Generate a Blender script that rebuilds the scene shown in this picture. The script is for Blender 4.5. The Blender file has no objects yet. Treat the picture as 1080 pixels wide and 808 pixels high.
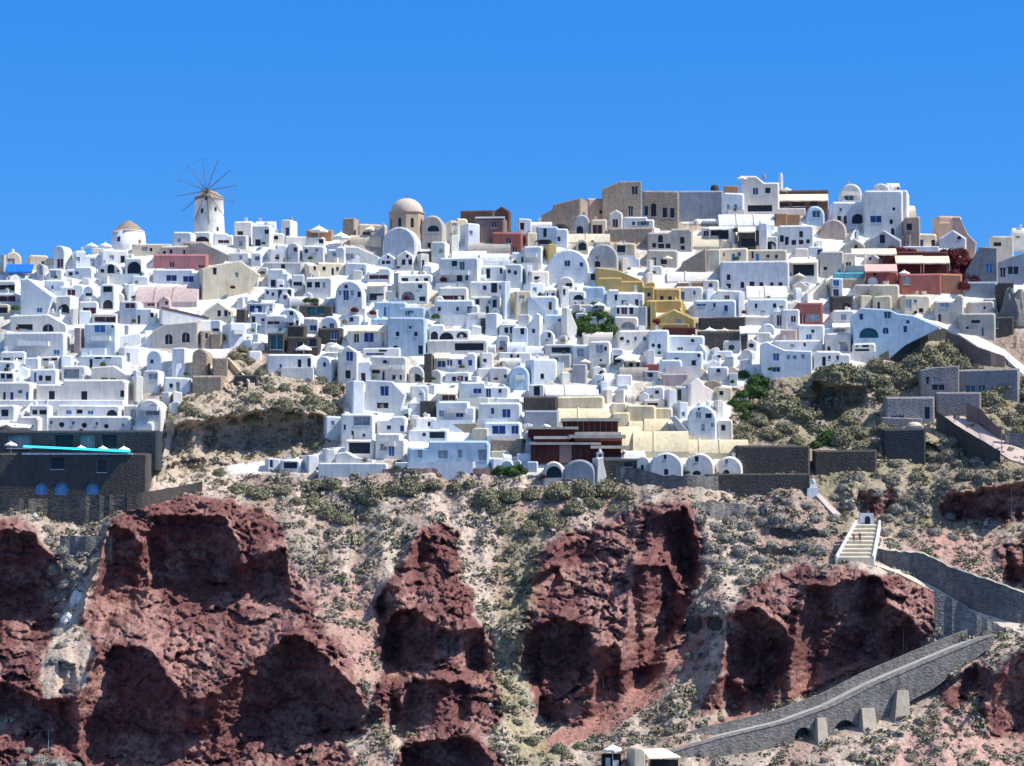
import bpy, bmesh, math, random
import numpy as np
from mathutils import Vector, noise
from mathutils.geometry import tessellate_polygon
random.seed(7)
rng = np.random.default_rng(11)
scene = bpy.context.scene
col = scene.collection
R = math.radians

# ------------------------------------------------------------------ camera
CAMZ = 52.0
FPX = 2607.0
PITCH = math.atan(156 / FPX)
cam_d = bpy.data.cameras.new('camera')
cam_d.sensor_width = 36
cam_d.lens = 36 * FPX / 1080
cam_d.clip_start = 1
cam_d.clip_end = 20000
cam = bpy.data.objects.new('camera', cam_d)
cam.location = (0, 0, CAMZ)
cam.rotation_euler = (math.pi / 2 + PITCH, 0, 0)
col.objects.link(cam)
scene.camera = cam
CP, SP = math.cos(PITCH), math.sin(PITCH)

def at(px, py, Y):
    """survey: bearing/elevation of a point in the photograph plus its distance -> world"""
    a = (px - 540) / FPX
    b = (404 - py) / FPX
    dy = CP - SP * b
    dz = SP + CP * b
    t = Y / dy
    return Vector((a * t, Y, CAMZ + dz * t))

def depth(py):
    if py < 500:
        return 480 + (500 - py) * 0.327
    return 480 - (py - 500) * 0.21

# ------------------------------------------------------------------ materials
MATS = {}
def nodes(m):
    m.use_nodes = True
    nt = m.node_tree
    return nt, nt.nodes, nt.links, nt.nodes['Principled BSDF']

def plaster(name, rgb, dirty=0.10, stone=False, rough=0.9, scale=1.0, ct=(0.80, 1.18)):
    m = bpy.data.materials.new(name)
    nt, N, L, P = nodes(m)
    P.inputs['Roughness'].default_value = rough
    P.inputs['Specular IOR Level'].default_value = 0.2
    geo = N.new('ShaderNodeNewGeometry')
    oi = N.new('ShaderNodeObjectInfo')
    n1 = N.new('ShaderNodeTexNoise'); n1.inputs['Scale'].default_value = 0.35 * scale; n1.inputs['Detail'].default_value = 6
    n1.inputs['Roughness'].default_value = 0.65
    L.new(geo.outputs['Position'], n1.inputs['Vector'])
    mp = N.new('ShaderNodeMapping'); mp.inputs['Scale'].default_value = (2.2, 2.2, 0.35)
    L.new(geo.outputs['Position'], mp.inputs['Vector'])
    n2 = N.new('ShaderNodeTexNoise'); n2.inputs['Scale'].default_value = 0.8 * scale; n2.inputs['Detail'].default_value = 4
    L.new(mp.outputs['Vector'], n2.inputs['Vector'])
    r1 = N.new('ShaderNodeMapRange'); r1.inputs['From Min'].default_value = 0.35; r1.inputs['From Max'].default_value = 0.75
    r1.inputs['To Min'].default_value = 1.0; r1.inputs['To Max'].default_value = 1.0 - dirty * 1.6
    L.new(n1.outputs['Fac'], r1.inputs['Value'])
    r2 = N.new('ShaderNodeMapRange'); r2.inputs['From Min'].default_value = 0.45; r2.inputs['From Max'].default_value = 0.75
    r2.inputs['To Min'].default_value = 1.0; r2.inputs['To Max'].default_value = 1.0 - dirty * 1.3
    L.new(n2.outputs['Fac'], r2.inputs['Value'])
    r3 = N.new('ShaderNodeMapRange'); r3.inputs['To Min'].default_value = 1.0 - dirty; r3.inputs['To Max'].default_value = 1.0 + dirty * 0.25
    L.new(oi.outputs['Random'], r3.inputs['Value'])
    mu = N.new('ShaderNodeMath'); mu.operation = 'MULTIPLY'
    L.new(r1.outputs[0], mu.inputs[0]); L.new(r2.outputs[0], mu.inputs[1])
    mu2 = N.new('ShaderNodeMath'); mu2.operation = 'MULTIPLY'
    L.new(mu.outputs[0], mu2.inputs[0]); L.new(r3.outputs[0], mu2.inputs[1])
    last = mu2
    bump = N.new('ShaderNodeBump'); bump.inputs['Strength'].default_value = 0.6; bump.inputs['Distance'].default_value = 0.12
    if stone:
        v = N.new('ShaderNodeTexVoronoi'); v.inputs['Scale'].default_value = 2.4 * scale
        mp2 = N.new('ShaderNodeMapping'); mp2.inputs['Scale'].default_value = (1, 1, 1.8)
        L.new(geo.outputs['Position'], mp2.inputs['Vector']); L.new(mp2.outputs['Vector'], v.inputs['Vector'])
        bw = N.new('ShaderNodeRGBToBW'); L.new(v.outputs['Color'], bw.inputs['Color'])
        r4 = N.new('ShaderNodeMapRange'); r4.inputs['To Min'].default_value = ct[0]; r4.inputs['To Max'].default_value = ct[1]
        L.new(bw.outputs['Val'], r4.inputs['Value'])
        mu3 = N.new('ShaderNodeMath'); mu3.operation = 'MULTIPLY'
        L.new(mu2.outputs[0], mu3.inputs[0]); L.new(r4.outputs[0], mu3.inputs[1])
        last = mu3
        L.new(v.outputs['Distance'], bump.inputs['Height'])
    else:
        L.new(n1.outputs['Fac'], bump.inputs['Height'])
    vm = N.new('ShaderNodeVectorMath'); vm.operation = 'SCALE'
    vm.inputs[0].default_value = rgb
    L.new(last.outputs[0], vm.inputs['Scale'])
    L.new(vm.outputs['Vector'], P.inputs['Base Color'])
    L.new(bump.outputs['Normal'], P.inputs['Normal'])
    MATS[name] = m
    return m

def flat(name, rgb, rough=0.5, spec=0.5, noise_amt=0.25, scale=2.0):
    m = bpy.data.materials.new(name)
    nt, N, L, P = nodes(m)
    P.inputs['Roughness'].default_value = rough
    P.inputs['Specular IOR Level'].default_value = spec
    geo = N.new('ShaderNodeNewGeometry')
    n1 = N.new('ShaderNodeTexNoise'); n1.inputs['Scale'].default_value = scale; n1.inputs['Detail'].default_value = 3
    L.new(geo.outputs['Position'], n1.inputs['Vector'])
    r1 = N.new('ShaderNodeMapRange'); r1.inputs['From Min'].default_value = 0.3; r1.inputs['From Max'].default_value = 0.7
    r1.inputs['To Min'].default_value = 1 - noise_amt; r1.inputs['To Max'].default_value = 1 + noise_amt
    L.new(n1.outputs['Fac'], r1.inputs['Value'])
    vm = N.new('ShaderNodeVectorMath'); vm.operation = 'SCALE'; vm.inputs[0].default_value = rgb
    L.new(r1.outputs[0], vm.inputs['Scale']); L.new(vm.outputs['Vector'], P.inputs['Base Color'])
    MATS[name] = m
    return m

WALL = {  # code: (rgb, word, stone)
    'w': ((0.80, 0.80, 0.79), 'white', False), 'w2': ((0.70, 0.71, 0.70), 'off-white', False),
    'c': ((0.76, 0.66, 0.49), 'cream', False), 'cc': ((0.86, 0.73, 0.49), 'bright cream', False), 'c2': ((0.52, 0.47, 0.41), 'beige', False),
    'c3': ((0.62, 0.47, 0.40), 'pinkish beige', False), 'c4': ((0.60, 0.55, 0.48), 'sand-grey', False),
    't': ((0.43, 0.34, 0.26), 'tan stone', True), 't2': ((0.36, 0.28, 0.22), 'brown stone', True),
    'p': ((0.60, 0.46, 0.43), 'pale pink', False), 'p2': ((0.42, 0.15, 0.13), 'dusky red', False),
    'p3': ((0.52, 0.22, 0.22), 'rose pink', False), 'pk': ((0.66, 0.46, 0.37), 'peach', False),
    'y': ((0.58, 0.42, 0.17), 'ochre yellow', False), 'r': ((0.13, 0.075, 0.065), 'dark brown', False),
    'r2': ((0.30, 0.21, 0.19), 'mauve brown', False), 'm': ((0.12, 0.035, 0.035), 'maroon', False),
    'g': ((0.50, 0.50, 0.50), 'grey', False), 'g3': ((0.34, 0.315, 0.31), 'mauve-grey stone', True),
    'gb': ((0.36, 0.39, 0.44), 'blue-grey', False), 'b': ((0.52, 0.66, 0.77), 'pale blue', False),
    'q': ((0.20, 0.62, 0.72), 'turquoise', False), 'd': ((0.10, 0.09, 0.082), 'dark stone', True),
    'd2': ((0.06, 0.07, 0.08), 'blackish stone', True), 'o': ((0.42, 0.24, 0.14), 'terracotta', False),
    'oc': ((0.62, 0.44, 0.32), 'pinkish tan', False), 'o2': ((0.55, 0.25, 0.15), 'orange', False),
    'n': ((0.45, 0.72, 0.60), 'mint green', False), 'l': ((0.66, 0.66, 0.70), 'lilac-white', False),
    'k': ((0.03, 0.03, 0.035), 'black', False), 'sb': ((0.05, 0.25, 0.65), 'bright blue', False),
}
for k, (rgb, w_, st) in WALL.items():
    plaster('wall_' + w_.replace(' ', '_'), rgb, 0.15 if k == 'w' else 0.17, st)
def WM(k): return MATS['wall_' + WALL[k][1].replace(' ', '_')]
PANE = {'k': ((0.018, 0.018, 0.022), 'dark'), 'n': ((0.02, 0.05, 0.20), 'navy blue'), 'b': ((0.04, 0.17, 0.42), 'blue'),  # dark: window glass, also a sheet painting the shade inside open arches and recesses
        't': ((0.03, 0.12, 0.15), 'teal'), 'm': ((0.10, 0.02, 0.03), 'maroon'), 'g': ((0.30, 0.33, 0.36), 'grey'),
        'a': ((0.22, 0.46, 0.72), 'sky blue')}
for k, (rgb, w_) in PANE.items():
    flat('pane_' + w_.replace(' ', '_'), rgb, 0.35, 0.5, 0.3, 1.3)
def PM(k): return MATS['pane_' + PANE[k][1].replace(' ', '_')]
flat('frame_white', (0.7, 0.7, 0.68), 0.6)
flat('canvas_cream', (0.80, 0.70, 0.52), 0.9, 0.1, 0.06)
flat('canvas_white', (0.85, 0.85, 0.83), 0.9, 0.1, 0.04)
flat('canvas_pink', (0.75, 0.48, 0.42), 0.9, 0.1, 0.06)
flat('canvas_blue', (0.02, 0.17, 0.60), 0.8, 0.1, 0.15)
flat('pole_metal', (0.25, 0.27, 0.28), 0.5)
flat('weathered_wood', (0.16, 0.12, 0.09), 0.8)
flat('thatch', (0.30, 0.24, 0.19), 1.0, 0.1, 0.4, 3)
flat('roof_dark', (0.10, 0.05, 0.045), 0.9)
flat('skin', (0.45, 0.28, 0.2), 0.6)
flat('cloth_dark', (0.03, 0.03, 0.045), 0.9)
flat('cloth_red', (0.35, 0.05, 0.05), 0.9)
flat('cloth_pale', (0.7, 0.7, 0.72), 0.9)
flat('hair', (0.03, 0.02, 0.015), 0.8)
flat('pale_rock', (0.72, 0.70, 0.64), 0.9, 0.1, 0.2, 1.5)
flat('dark_rock', (0.06, 0.055, 0.06), 0.9, 0.1, 0.3, 1.5)
flat('pool_water', (0.10, 0.62, 0.75), 0.12, 0.5, 0.06)
flat('glass_cyan', (0.03, 0.88, 0.95), 0.2, 0.5, 0.08)

# ------------------------------------------------------------------ mesh builder
class MB:
    def __init__(s): s.v = []; s.f = []; s.m = []
    def face(s, pts, mi=0):
        i = len(s.v); s.v += [tuple(p) for p in pts]; s.f.append(tuple(range(i, i + len(pts)))); s.m.append(mi)
    def box(s, x0, x1, y0, y1, z0, z1, mi=0, top=0.0):
        i = len(s.v); t = top
        s.v += [(x0, y0, z0), (x1, y0, z0), (x1, y1, z0), (x0, y1, z0),
                (x0 + t, y0 + t, z1), (x1 - t, y0 + t, z1), (x1 - t, y1 - t, z1), (x0 + t, y1 - t, z1)]
        for q in ((3, 2, 1, 0), (4, 5, 6, 7), (0, 1, 5, 4), (1, 2, 6, 5), (2, 3, 7, 6), (3, 0, 4, 7)):
            s.f.append(tuple(i + a for a in q)); s.m.append(mi)
    def lathe(s, prof, n=20, cx=0, cy=0, mi=0):
        i = len(s.v)
        for r, z in prof:
            for k in range(n):
                a = 2 * math.pi * k / n
                s.v.append((cx + r * math.cos(a), cy + r * math.sin(a), z))
        for j in range(len(prof) - 1):
            for k in range(n):
                a = i + j * n + k; b = i + j * n + (k + 1) % n
                s.f.append((a, b, b + n, a + n)); s.m.append(mi)
        if prof[-1][0] > 0.01:
            s.f.append(tuple(i + (len(prof) - 1) * n + k for k in range(n))); s.m.append(mi)
    def tube(s, a, b, r, n=6, mi=0, r2=None):
        a = Vector(a); b = Vector(b); d = (b - a).normalized()
        u = d.orthogonal().normalized(); w = d.cross(u)
        r2 = r if r2 is None else r2
        i = len(s.v)
        for p, rr in ((a, r), (b, r2)):
            for k in range(n):
                t = 2 * math.pi * k / n
                s.v.append(tuple(p + u * rr * math.cos(t) + w * rr * math.sin(t)))
        for k in range(n):
            s.f.append((i + k, i + (k + 1) % n, i + n + (k + 1) % n, i + n + k)); s.m.append(mi)
        s.f.append(tuple(i + n + k for k in range(n))); s.m.append(mi)
        s.f.append(tuple(i + n - 1 - k for k in range(n))); s.m.append(mi)
    def build(s, name, mats, parent=None, smooth=False):
        me = bpy.data.meshes.new(name)
        me.from_pydata(s.v, [], s.f)
        if not isinstance(mats, (list, tuple)): mats = [mats]
        for m in mats: me.materials.append(m)
        me.polygons.foreach_set('material_index', s.m)
        if smooth: me.polygons.foreach_set('use_smooth', [True] * len(s.f))
        me.update()
        o = bpy.data.objects.new(name, me); col.objects.link(o)
        if parent: o.parent = parent
        return o

def tag(o, label=None, cat=None, group=None, kind=None):
    if label: o['label'] = label
    if cat: o['category'] = cat
    if group: o['group'] = group
    if kind: o['kind'] = kind
    return o
def empty(name, loc, rz=0):
    o = bpy.data.objects.new(name, None); o.location = loc; o.rotation_euler = (0, 0, rz)
    o.empty_display_size = 0.5; col.objects.link(o); return o
def copy_tree(o, parent=None):
    c = o.copy(); col.objects.link(c); c.parent = parent
    for ch in o.children: copy_tree(ch, c)
    return c

# ------------------------------------------------------------------ numpy noise
def vnoise(x, y, seed=0):
    xi = np.floor(x).astype(np.int64); yi = np.floor(y).astype(np.int64)
    xf = x - xi; yf = y - yi
    def h(a, b):
        n = (a * 374761393 + b * 668265263 + seed * 982451653) & 0x7fffffff
        n = ((n ^ (n >> 13)) * 1274126177) & 0x7fffffff
        return ((n ^ (n >> 16)) & 0xffff) / 65535.0
    u = xf * xf * (3 - 2 * xf); v = yf * yf * (3 - 2 * yf)
    return (h(xi, yi) * (1 - u) + h(xi + 1, yi) * u) * (1 - v) + (h(xi, yi + 1) * (1 - u) + h(xi + 1, yi + 1) * u) * v
def fbm(x, y, oct=5, seed=0, gain=0.5):
    s = 0; a = 1; t = 0
    for i in range(oct):
        s = s + a * vnoise(x * 2 ** i, y * 2 ** i, seed + i * 7); t += a; a *= gain
    return s / t
def cells(x, y, seed=0):
    """worley: returns distance to nearest point, second nearest, and a random value of the cell"""
    xi = np.floor(x).astype(np.int64); yi = np.floor(y).astype(np.int64)
    d1 = np.full(x.shape, 9.0); d2 = np.full(x.shape, 9.0); rv = np.zeros(x.shape)
    def h(a, b, s):
        n = (a * 374761393 + b * 668265263 + (seed * 31 + s) * 982451653) & 0x7fffffff
        n = ((n ^ (n >> 13)) * 1274126177) & 0x7fffffff
        return ((n ^ (n >> 16)) & 0xffff) / 65535.0
    for dx in (-1, 0, 1):
        for dy in (-1, 0, 1):
            a = xi + dx; b = yi + dy
            d = np.hypot(a + h(a, b, 1) - x, b + h(a, b, 2) - y); r = h(a, b, 3)
            n1 = d < d1
            d2 = np.where(n1, d1, np.minimum(d2, d)); rv = np.where(n1, r, rv); d1 = np.where(n1, d, d1)
    return d1, d2, rv
def inpoly(x, y, poly):
    c = np.zeros(x.shape, bool); n = len(poly); j = n - 1
    for i in range(n):
        xi, yi = poly[i]; xj, yj = poly[j]
        if yi != yj:
            c ^= ((yi > y) != (yj > y)) & (x < (xj - xi) * (y - yi) / (yj - yi) + xi)
        j = i
    return c
def blur(a, s, axis):
    if s <= 0: return a
    r = int(3 * s); k = np.exp(-0.5 * (np.arange(-r, r + 1) / s) ** 2); k /= k.sum()
    pad = [(0, 0), (0, 0)]; pad[axis] = (r, r)
    p = np.pad(a, pad, mode='edge')
    return np.apply_along_axis(lambda m: np.convolve(m, k, mode='valid'), axis, p)
def poly(s):
    t = [float(q) for q in s.replace(',', ' ').split()]
    return list(zip(t[0::2], t[1::2]))
# ------------------------------------------------------------------ hillside
RIDGE = [(-300, 300), (0, 282), (60, 275), (115, 262), (160, 262), (200, 258), (245, 258), (300, 256), (380, 250), (440, 256),
         (520, 252), (560, 250), (600, 246), (650, 246), (700, 236), (760, 228), (830, 226), (880, 232), (950, 240), (985, 250),
         (1010, 262), (1028, 284), (1050, 284), (1085, 276), (1400, 300)]
rx_, ry_ = [a for a, b in RIDGE], [b for a, b in RIDGE]
ux = np.concatenate([np.arange(-300, -20, 10), np.arange(-20, 1101, 1.25), np.arange(1106, 1400, 10)])
uy = np.concatenate([np.arange(180, 365, 3), np.arange(365, 830, 1.25), np.arange(831, 1010, 6)])
PX, PY = np.meshgrid(ux, uy)

STEEP = [poly(p) for p in (
 '118,552 108,585 95,625 82,662 115,657 140,640 158,622 155,590 140,562',
 '243,600 262,592 300,575 304,622 280,630 245,630',
 '165,545 235,545 255,580 240,610 200,625 165,610 150,580',
 '98,705 115,684 140,682 160,688 185,725 197,742 230,730 270,698 310,668 345,695 380,735 380,762 330,772 260,778 225,802 170,797 80,797 50,775 20,752 -20,750 -20,712 40,738 85,742',
 '-20,560 30,562 62,598 68,612 45,638 10,655 -20,655',
 '444,560 424,598 442,598 454,577', '408,618 396,646 414,645 437,620',
 '412,650 402,683 413,706 442,706 456,691 461,659 434,640',
 '461,665 510,665 517,700 480,700', '434,717 404,752 422,776 450,766 491,754 497,721',
 '424,790 420,820 530,820 499,778 454,782',
 '554,668 548,699 572,721 601,713 623,688 619,660 585,652', '558,634 565,608 589,600 594,614 573,632',
 '569,594 593,575 625,571 621,586 589,596', '682,550 723,535 739,580 731,616 715,592 690,575',
 '570,735 570,757 600,762 625,760 650,735 690,715 700,700 640,712 595,745',
 '666,598 704,597 722,640 700,672 678,700 652,692 665,655', '620,690 650,680 660,705 630,718',
 '768,650 801,640 821,657 839,679 823,707 801,721 762,709', '743,735 765,712 790,735 800,720 815,735 770,752',
 '845,640 853,620 926,608 937,618 922,634 951,646 977,671 973,684 943,697 894,715 853,734 815,742 833,707',
 '987,535 1004,523 1100,506 1100,540 996,547', '910,521 947,515 941,529 918,551 909,543',
 '1060,577 1077,600 1100,600 1100,624 1060,608', '1040,734 1077,689 1110,689 1110,770 1048,770',
 '812,558 870,560 870,566 812,565', '800,577 835,578 835,583 800,583', '725,652 772,650 772,662 725,664',
 '855,401 884,406 910,410 915,421 890,428 884,438 868,440 855,430',
 '178,450 230,440 300,430 345,440 340,462 300,468 250,470 200,480 178,478',
 '178,488 215,482 214,494 180,500', '-20,452 38,452 40,480 -20,480', '60,700 78,700 80,722 62,722', 
 '955,468 985,470 1000,480 960,482', '1000,720 1030,700 1035,715 1005,735')]
RED = [poly(p) for p in (
 '-20,541 30,551 58,585 70,612 62,640 66,665 80,690 84,662 96,622 108,580 118,552 150,532 200,524 262,530 300,556 306,600 330,640 362,690 386,735 392,770 360,785 380,808 380,1010 -20,1010 -20,780 20,765 -20,740',
 '440,560 452,553 482,556 484,602 500,640 519,680 520,710 534,735 530,765 500,776 530,800 540,830 420,830 418,790 440,775 404,762 392,740 402,712 396,660 392,644 408,612 418,598',
 '655,545 674,536 700,532 727,530 741,561 741,612 726,640 724,680 690,712 650,745 625,764 571,762 565,727 546,700 552,650 554,618 558,590 590,566 601,561',
 '775,640 790,620 820,606 850,600 922,604 963,612 989,630 987,668 957,690 894,714 821,742 743,755 740,740 765,710 758,706',
 '985,530 1004,520 1100,503 1100,546 995,550', '905,520 948,513 945,530 915,552', '1050,575 1100,565 1100,630 1058,612',
 '1030,735 1060,695 1110,680 1110,780 1040,775', '990,730 1040,695 1050,720 1000,755')]
TRACK = [poly(p) for p in ('560,790 590,770 640,748 690,705 722,668 742,680 720,710 690,740 640,772 600,785 560,800',
 '740,770 800,735 900,700 955,690 960,696 880,715 800,752 745,785',
 '515,610 530,560 545,520 560,520 548,580 540,640 530,660')]
PINK_LIT = [poly(p) for p in ('940,590 990,560 1060,565 1065,620 1000,600 940,585', '300,600 400,620 400,720 380,720 330,640',
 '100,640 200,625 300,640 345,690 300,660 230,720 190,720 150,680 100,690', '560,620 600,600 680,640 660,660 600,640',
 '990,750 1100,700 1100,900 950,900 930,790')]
TAN = [poly(p) for p in ('168,420 210,402 300,400 360,405 362,440 345,462 330,480 240,490 165,508 165,470',
 '255,355 275,360 300,395 365,400 360,440 280,440 250,400 250,370', '680,232 760,236 770,244 700,246', '640,240 690,240 690,262 640,262')]
GREENZ = [poly(p) for p in ('768,375 800,385 900,400 950,360 995,335 1110,400 1110,560 880,560 850,500 772,470 ',
                            '604,322 645,325 648,352 610,352')]
TOWN = poly('-400,150 1400,150 1400,330 1010,345 985,350 930,380 800,400 770,412 768,470 800,480 790,502 640,505 560,500 515,497 330,497 240,500 235,492 330,478 365,465 365,400 262,392 250,365 262,330 240,375 200,410 190,450 180,440 176,456 -400,456')
EARTHUP = [poly(p) for p in ('168,412 200,395 205,410 262,410 268,350 310,392 362,398 362,470 300,492 240,494 165,512')]

S0 = np.where(PY < 500, 0.327, 0.21)
steep = np.zeros(PX.shape)
for p in STEEP: steep = np.maximum(steep, inpoly(PX + 3 * (vnoise(PX / 6, PY / 6, 5) - .5) * 2, PY + 3 * (vnoise(PX / 6, PY / 6, 9) - .5) * 2, p))
zone = (PY > 372) & (PY < 830)
s = S0 * (1 - steep) + (-0.035) * steep
dpy = np.gradient(uy)[:, None]
# vertical faces: how far each column departs from the mean slope, kept local to each face
dev = np.where(zone, (S0 + 0.30) * blur(steep, 1.2, 0), 0)
rel = np.cumsum(dev * dpy, axis=0)
top = 480 + (500 - 180) * 0.327
base = np.where(PY < 500, 480 + (500 - PY) * 0.327, 480 - (PY - 500) * 0.21)
rel = rel - blur(rel, 52, 0)
fade = np.clip((830 - PY) / 25, 0, 1) * np.clip((PY - 366) / 15, 0, 1)
near = np.clip(blur(blur(steep, 7, 0), 5, 1) * 2.2, 0, 1)
relb = (near * blur(rel, 2.2, 1) + (1 - near) * blur(rel, 22, 1)) * fade * 1.15
relb = blur(relb, 1.0, 0)
db = np.zeros(PX.shape)            # hollows: set back under a sharp brow, running out at the foot
for i in range(len(uy) - 2, -1, -1): db[i] = (db[i + 1] + dpy[i]) * (steep[i] > .5)
relb = relb + blur(blur(np.minimum(5.2, .2 * db), 1.0, 1), .6, 0)
red = np.zeros(PX.shape)
for p in RED: red = np.maximum(red, inpoly(PX + 8 * (vnoise(PX / 9, PY / 9, 3) - .5), PY + 8 * (vnoise(PX / 9, PY / 9, 4) - .5), p))
town = inpoly(PX, PY, TOWN) * 1.0
for p in EARTHUP: town = np.where(inpoly(PX, PY, p), 0, town)
tan = np.zeros(PX.shape)
for p in TAN: tan = np.maximum(tan, inpoly(PX, PY, p))
red = np.where(inpoly(PX + 6 * (vnoise(PX / 7, PY / 7, 15) - .5), PY, poly('64,540 114,548 104,600 86,650 98,688 92,722 48,738 38,704 58,664 68,640')), 0, red)
redb = blur(blur(red, 2, 1), 2, 0)
vroad = blur(blur(np.maximum(inpoly(PX, PY, TRACK[0]) * .9, inpoly(PX, PY, poly('676,772 760,762 880,728 1066,655 1070,704 930,772 850,815 676,832')) * 1.0), 5, 1), 4, 0)
townb = blur(blur(town, 2, 1), 2, 0)
rr = np.clip(redb + tan * .6, 0, 1)
# outcrops stand proud of the scree
X = PX * 0.19; Z = -PY * 0.19
wx = X + 1.6 * (fbm(X / 3, Z / 3, 3, 21) - .5) * 2; wz = Z + 1.6 * (fbm(X / 3, Z / 3, 3, 22) - .5) * 2
d1, d2, rv = cells(wx / 4.2, wz / 3.0, 1)
e1, e2, ev = cells(wx / 1.7, wz / 1.2, 2)
g1, g2, gv = cells(wx / 0.75, wz / 0.6, 3)
strata = (wz + .25 * wx) / 2.3
crag = (strata - np.floor(strata) - .5) * -1.1 - (rv - .5) * 2.4 + d1 * 1.3 - (ev - .5) * 1.7 + e1 * 1.1 - (gv - .5) * .75 + g1 * .5 + (fbm(X / 9, Z / 9, 3, 8) - .5) * 4
h1, h2, hv = cells(X / 1.1, Z / 0.9, 4)
scree = (fbm(X / 6, Z / 4, 4, 31) - .5) * 2.8 + (fbm(X / 4.5, Z / 22, 3, 70) - .5) * 4.0 - np.where(hv > .55, np.clip(.42 - h1, 0, 1) * 1.3, 0) + (fbm(X * 1.3, Z * 1.3, 2, 33) - .5) * .35
zq = (Z + .9 * fbm(X / 7, Z / 30, 2, 43)) / 2.7
townn = (zq - np.floor(zq) - .5) * -1.5 + (fbm(X / 4, Z / 3, 3, 41) - .5) * .8
D = base + relb - redb * 1.6
stb = blur(steep, 1.5, 1)
D = D + 1.5 * vroad + rr * crag * (1 - .55 * stb) * (1 - .8 * vroad) + (1 - rr) * (1 - .85 * vroad) * ((1 - townb) * scree + townb * townn)
RY = np.interp(PX, rx_, ry_) + 1.2 * (vnoise(PX / 5, PX * 0, 3) - .5)
over = np.maximum(RY - PY, 0)
PYc = np.maximum(PY, RY)
Dc = np.where(over > 0, 480 + (500 - RY) * 0.327, D)
a_ = (PX - 540) / FPX; b_ = (404 - PYc) / FPX
t_ = Dc / (CP - SP * b_)
WX = a_ * t_; WY = Dc.copy(); WZ = CAMZ + (SP + CP * b_) * t_
WY = WY + over * 3.0; WX = WX * (WY / Dc); WZ = WZ - over * 0.06
# foot of the cliff runs out to the sea
low = np.clip((PY - 850) / 155, 0, 1)
WZ = WZ * (1 - low) + low * (-2.0)
WY = WY - low * 8
GX, GY = ux, uy
def ground(px, py):
    """world point on the finished hillside"""
    i = min(max(np.searchsorted(uy, py), 1), len(uy) - 1); j = min(max(np.searchsorted(ux, px), 1), len(ux) - 1)
    ty = (py - uy[i - 1]) / (uy[i] - uy[i - 1]); tx = (px - ux[j - 1]) / (ux[j] - ux[j - 1])
    def q(A): return (A[i-1, j-1]*(1-tx)+A[i-1, j]*tx)*(1-ty)+(A[i, j-1]*(1-tx)+A[i, j]*tx)*ty
    return Vector((q(WX), q(WY), q(WZ)))

# ground colours by kind of rock and soil, with sunlit rock tops painted paler
def lerp(c, a, w): return c * (1 - w[..., None]) + np.array(a)[None, None, :] * w[..., None]
C = np.zeros(PX.shape + (3,)) + np.array((0.385, 0.30, 0.245))
n_a = fbm(X / 5, Z / 5, 4, 51); n_b = fbm(X * 1.2, Z * 1.2, 3, 52)
C = lerp(C, (0.31, 0.27, 0.22), np.clip((n_a - .45) * 5, 0, .8))
gul = fbm(X / 4.5 + 1.5 * fbm(X / 8, Z / 8, 2, 71), Z / 22, 3, 70)
C = lerp(C, (0.52, 0.42, 0.34), np.clip((gul - .52) * 6, 0, .8))
C = lerp(C, (0.33, 0.215, 0.175), np.clip((.45 - gul) * 6, 0, .6))
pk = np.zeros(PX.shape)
for p in PINK_LIT: pk = np.maximum(pk, inpoly(PX + 14 * (vnoise(PX / 12, PY / 12, 13) - .5), PY + 14 * (vnoise(PX / 12, PY / 12, 14) - .5), p))
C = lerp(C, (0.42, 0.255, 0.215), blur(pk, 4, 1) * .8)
gz = np.zeros(PX.shape)
for p in GREENZ: gz = np.maximum(gz, inpoly(PX, PY, p))
C = lerp(C, (0.25, 0.22, 0.14), blur(gz, 6, 1) * np.clip(n_a * 1.6 - .2, 0, 1))
redc = np.array((0.185, 0.084, 0.077))
C0 = C.copy(); 
rmix = np.clip((blur(blur(red, 4, 1), 4, 0) + (fbm(X / 1.6, Z / 1.6, 3, 77) - .5) * 1.1 - .3) * 3, 0, 1)
C = lerp(C, redc, rmix)
C = lerp(C, (0.37, 0.215, 0.185), redb * np.clip((n_a - .5) * 5 + blur(pk, 4, 1) * .8, 0, .75))  # pale mottling, plus sunlit rock tops painted in through the pink zones
C = lerp(C, (0.10, 0.042, 0.048), redb * np.clip((.5 - n_b) * 4, 0, .6))
tr = np.zeros(PX.shape)
for p in TRACK: tr = np.maximum(tr, inpoly(PX + 3 * (vnoise(PX / 5, PY / 5, 13) - .5), PY, p))
trm = blur(tr, 1.5, 1)
C = lerp(C, (0.33, 0.165, 0.14), trm * .95 * (1 - (PX < 570) * .55))
olive = inpoly(PX, PY, poly('530,540 575,540 560,640 550,700 560,770 600,800 540,808 520,700 528,600'))
C = lerp(C, (0.27, 0.25, 0.13), blur(olive * 1.0, 4, 1) * .6)
C = lerp(C, (0.42, 0.34, 0.26), tan * .9)
C = lerp(C, (0.78, 0.77, 0.74), townb * (1 - tan) * np.clip(.4 + (n_a - .3) * 3, 0, 1))
C = lerp(C, (0.40, 0.34, 0.28), townb * np.clip((.42 - n_a) * 6, 0, 1) * .8)
C *= (0.86 + 0.28 * vnoise(X * 3, Z * 3, 61))[..., None]

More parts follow.
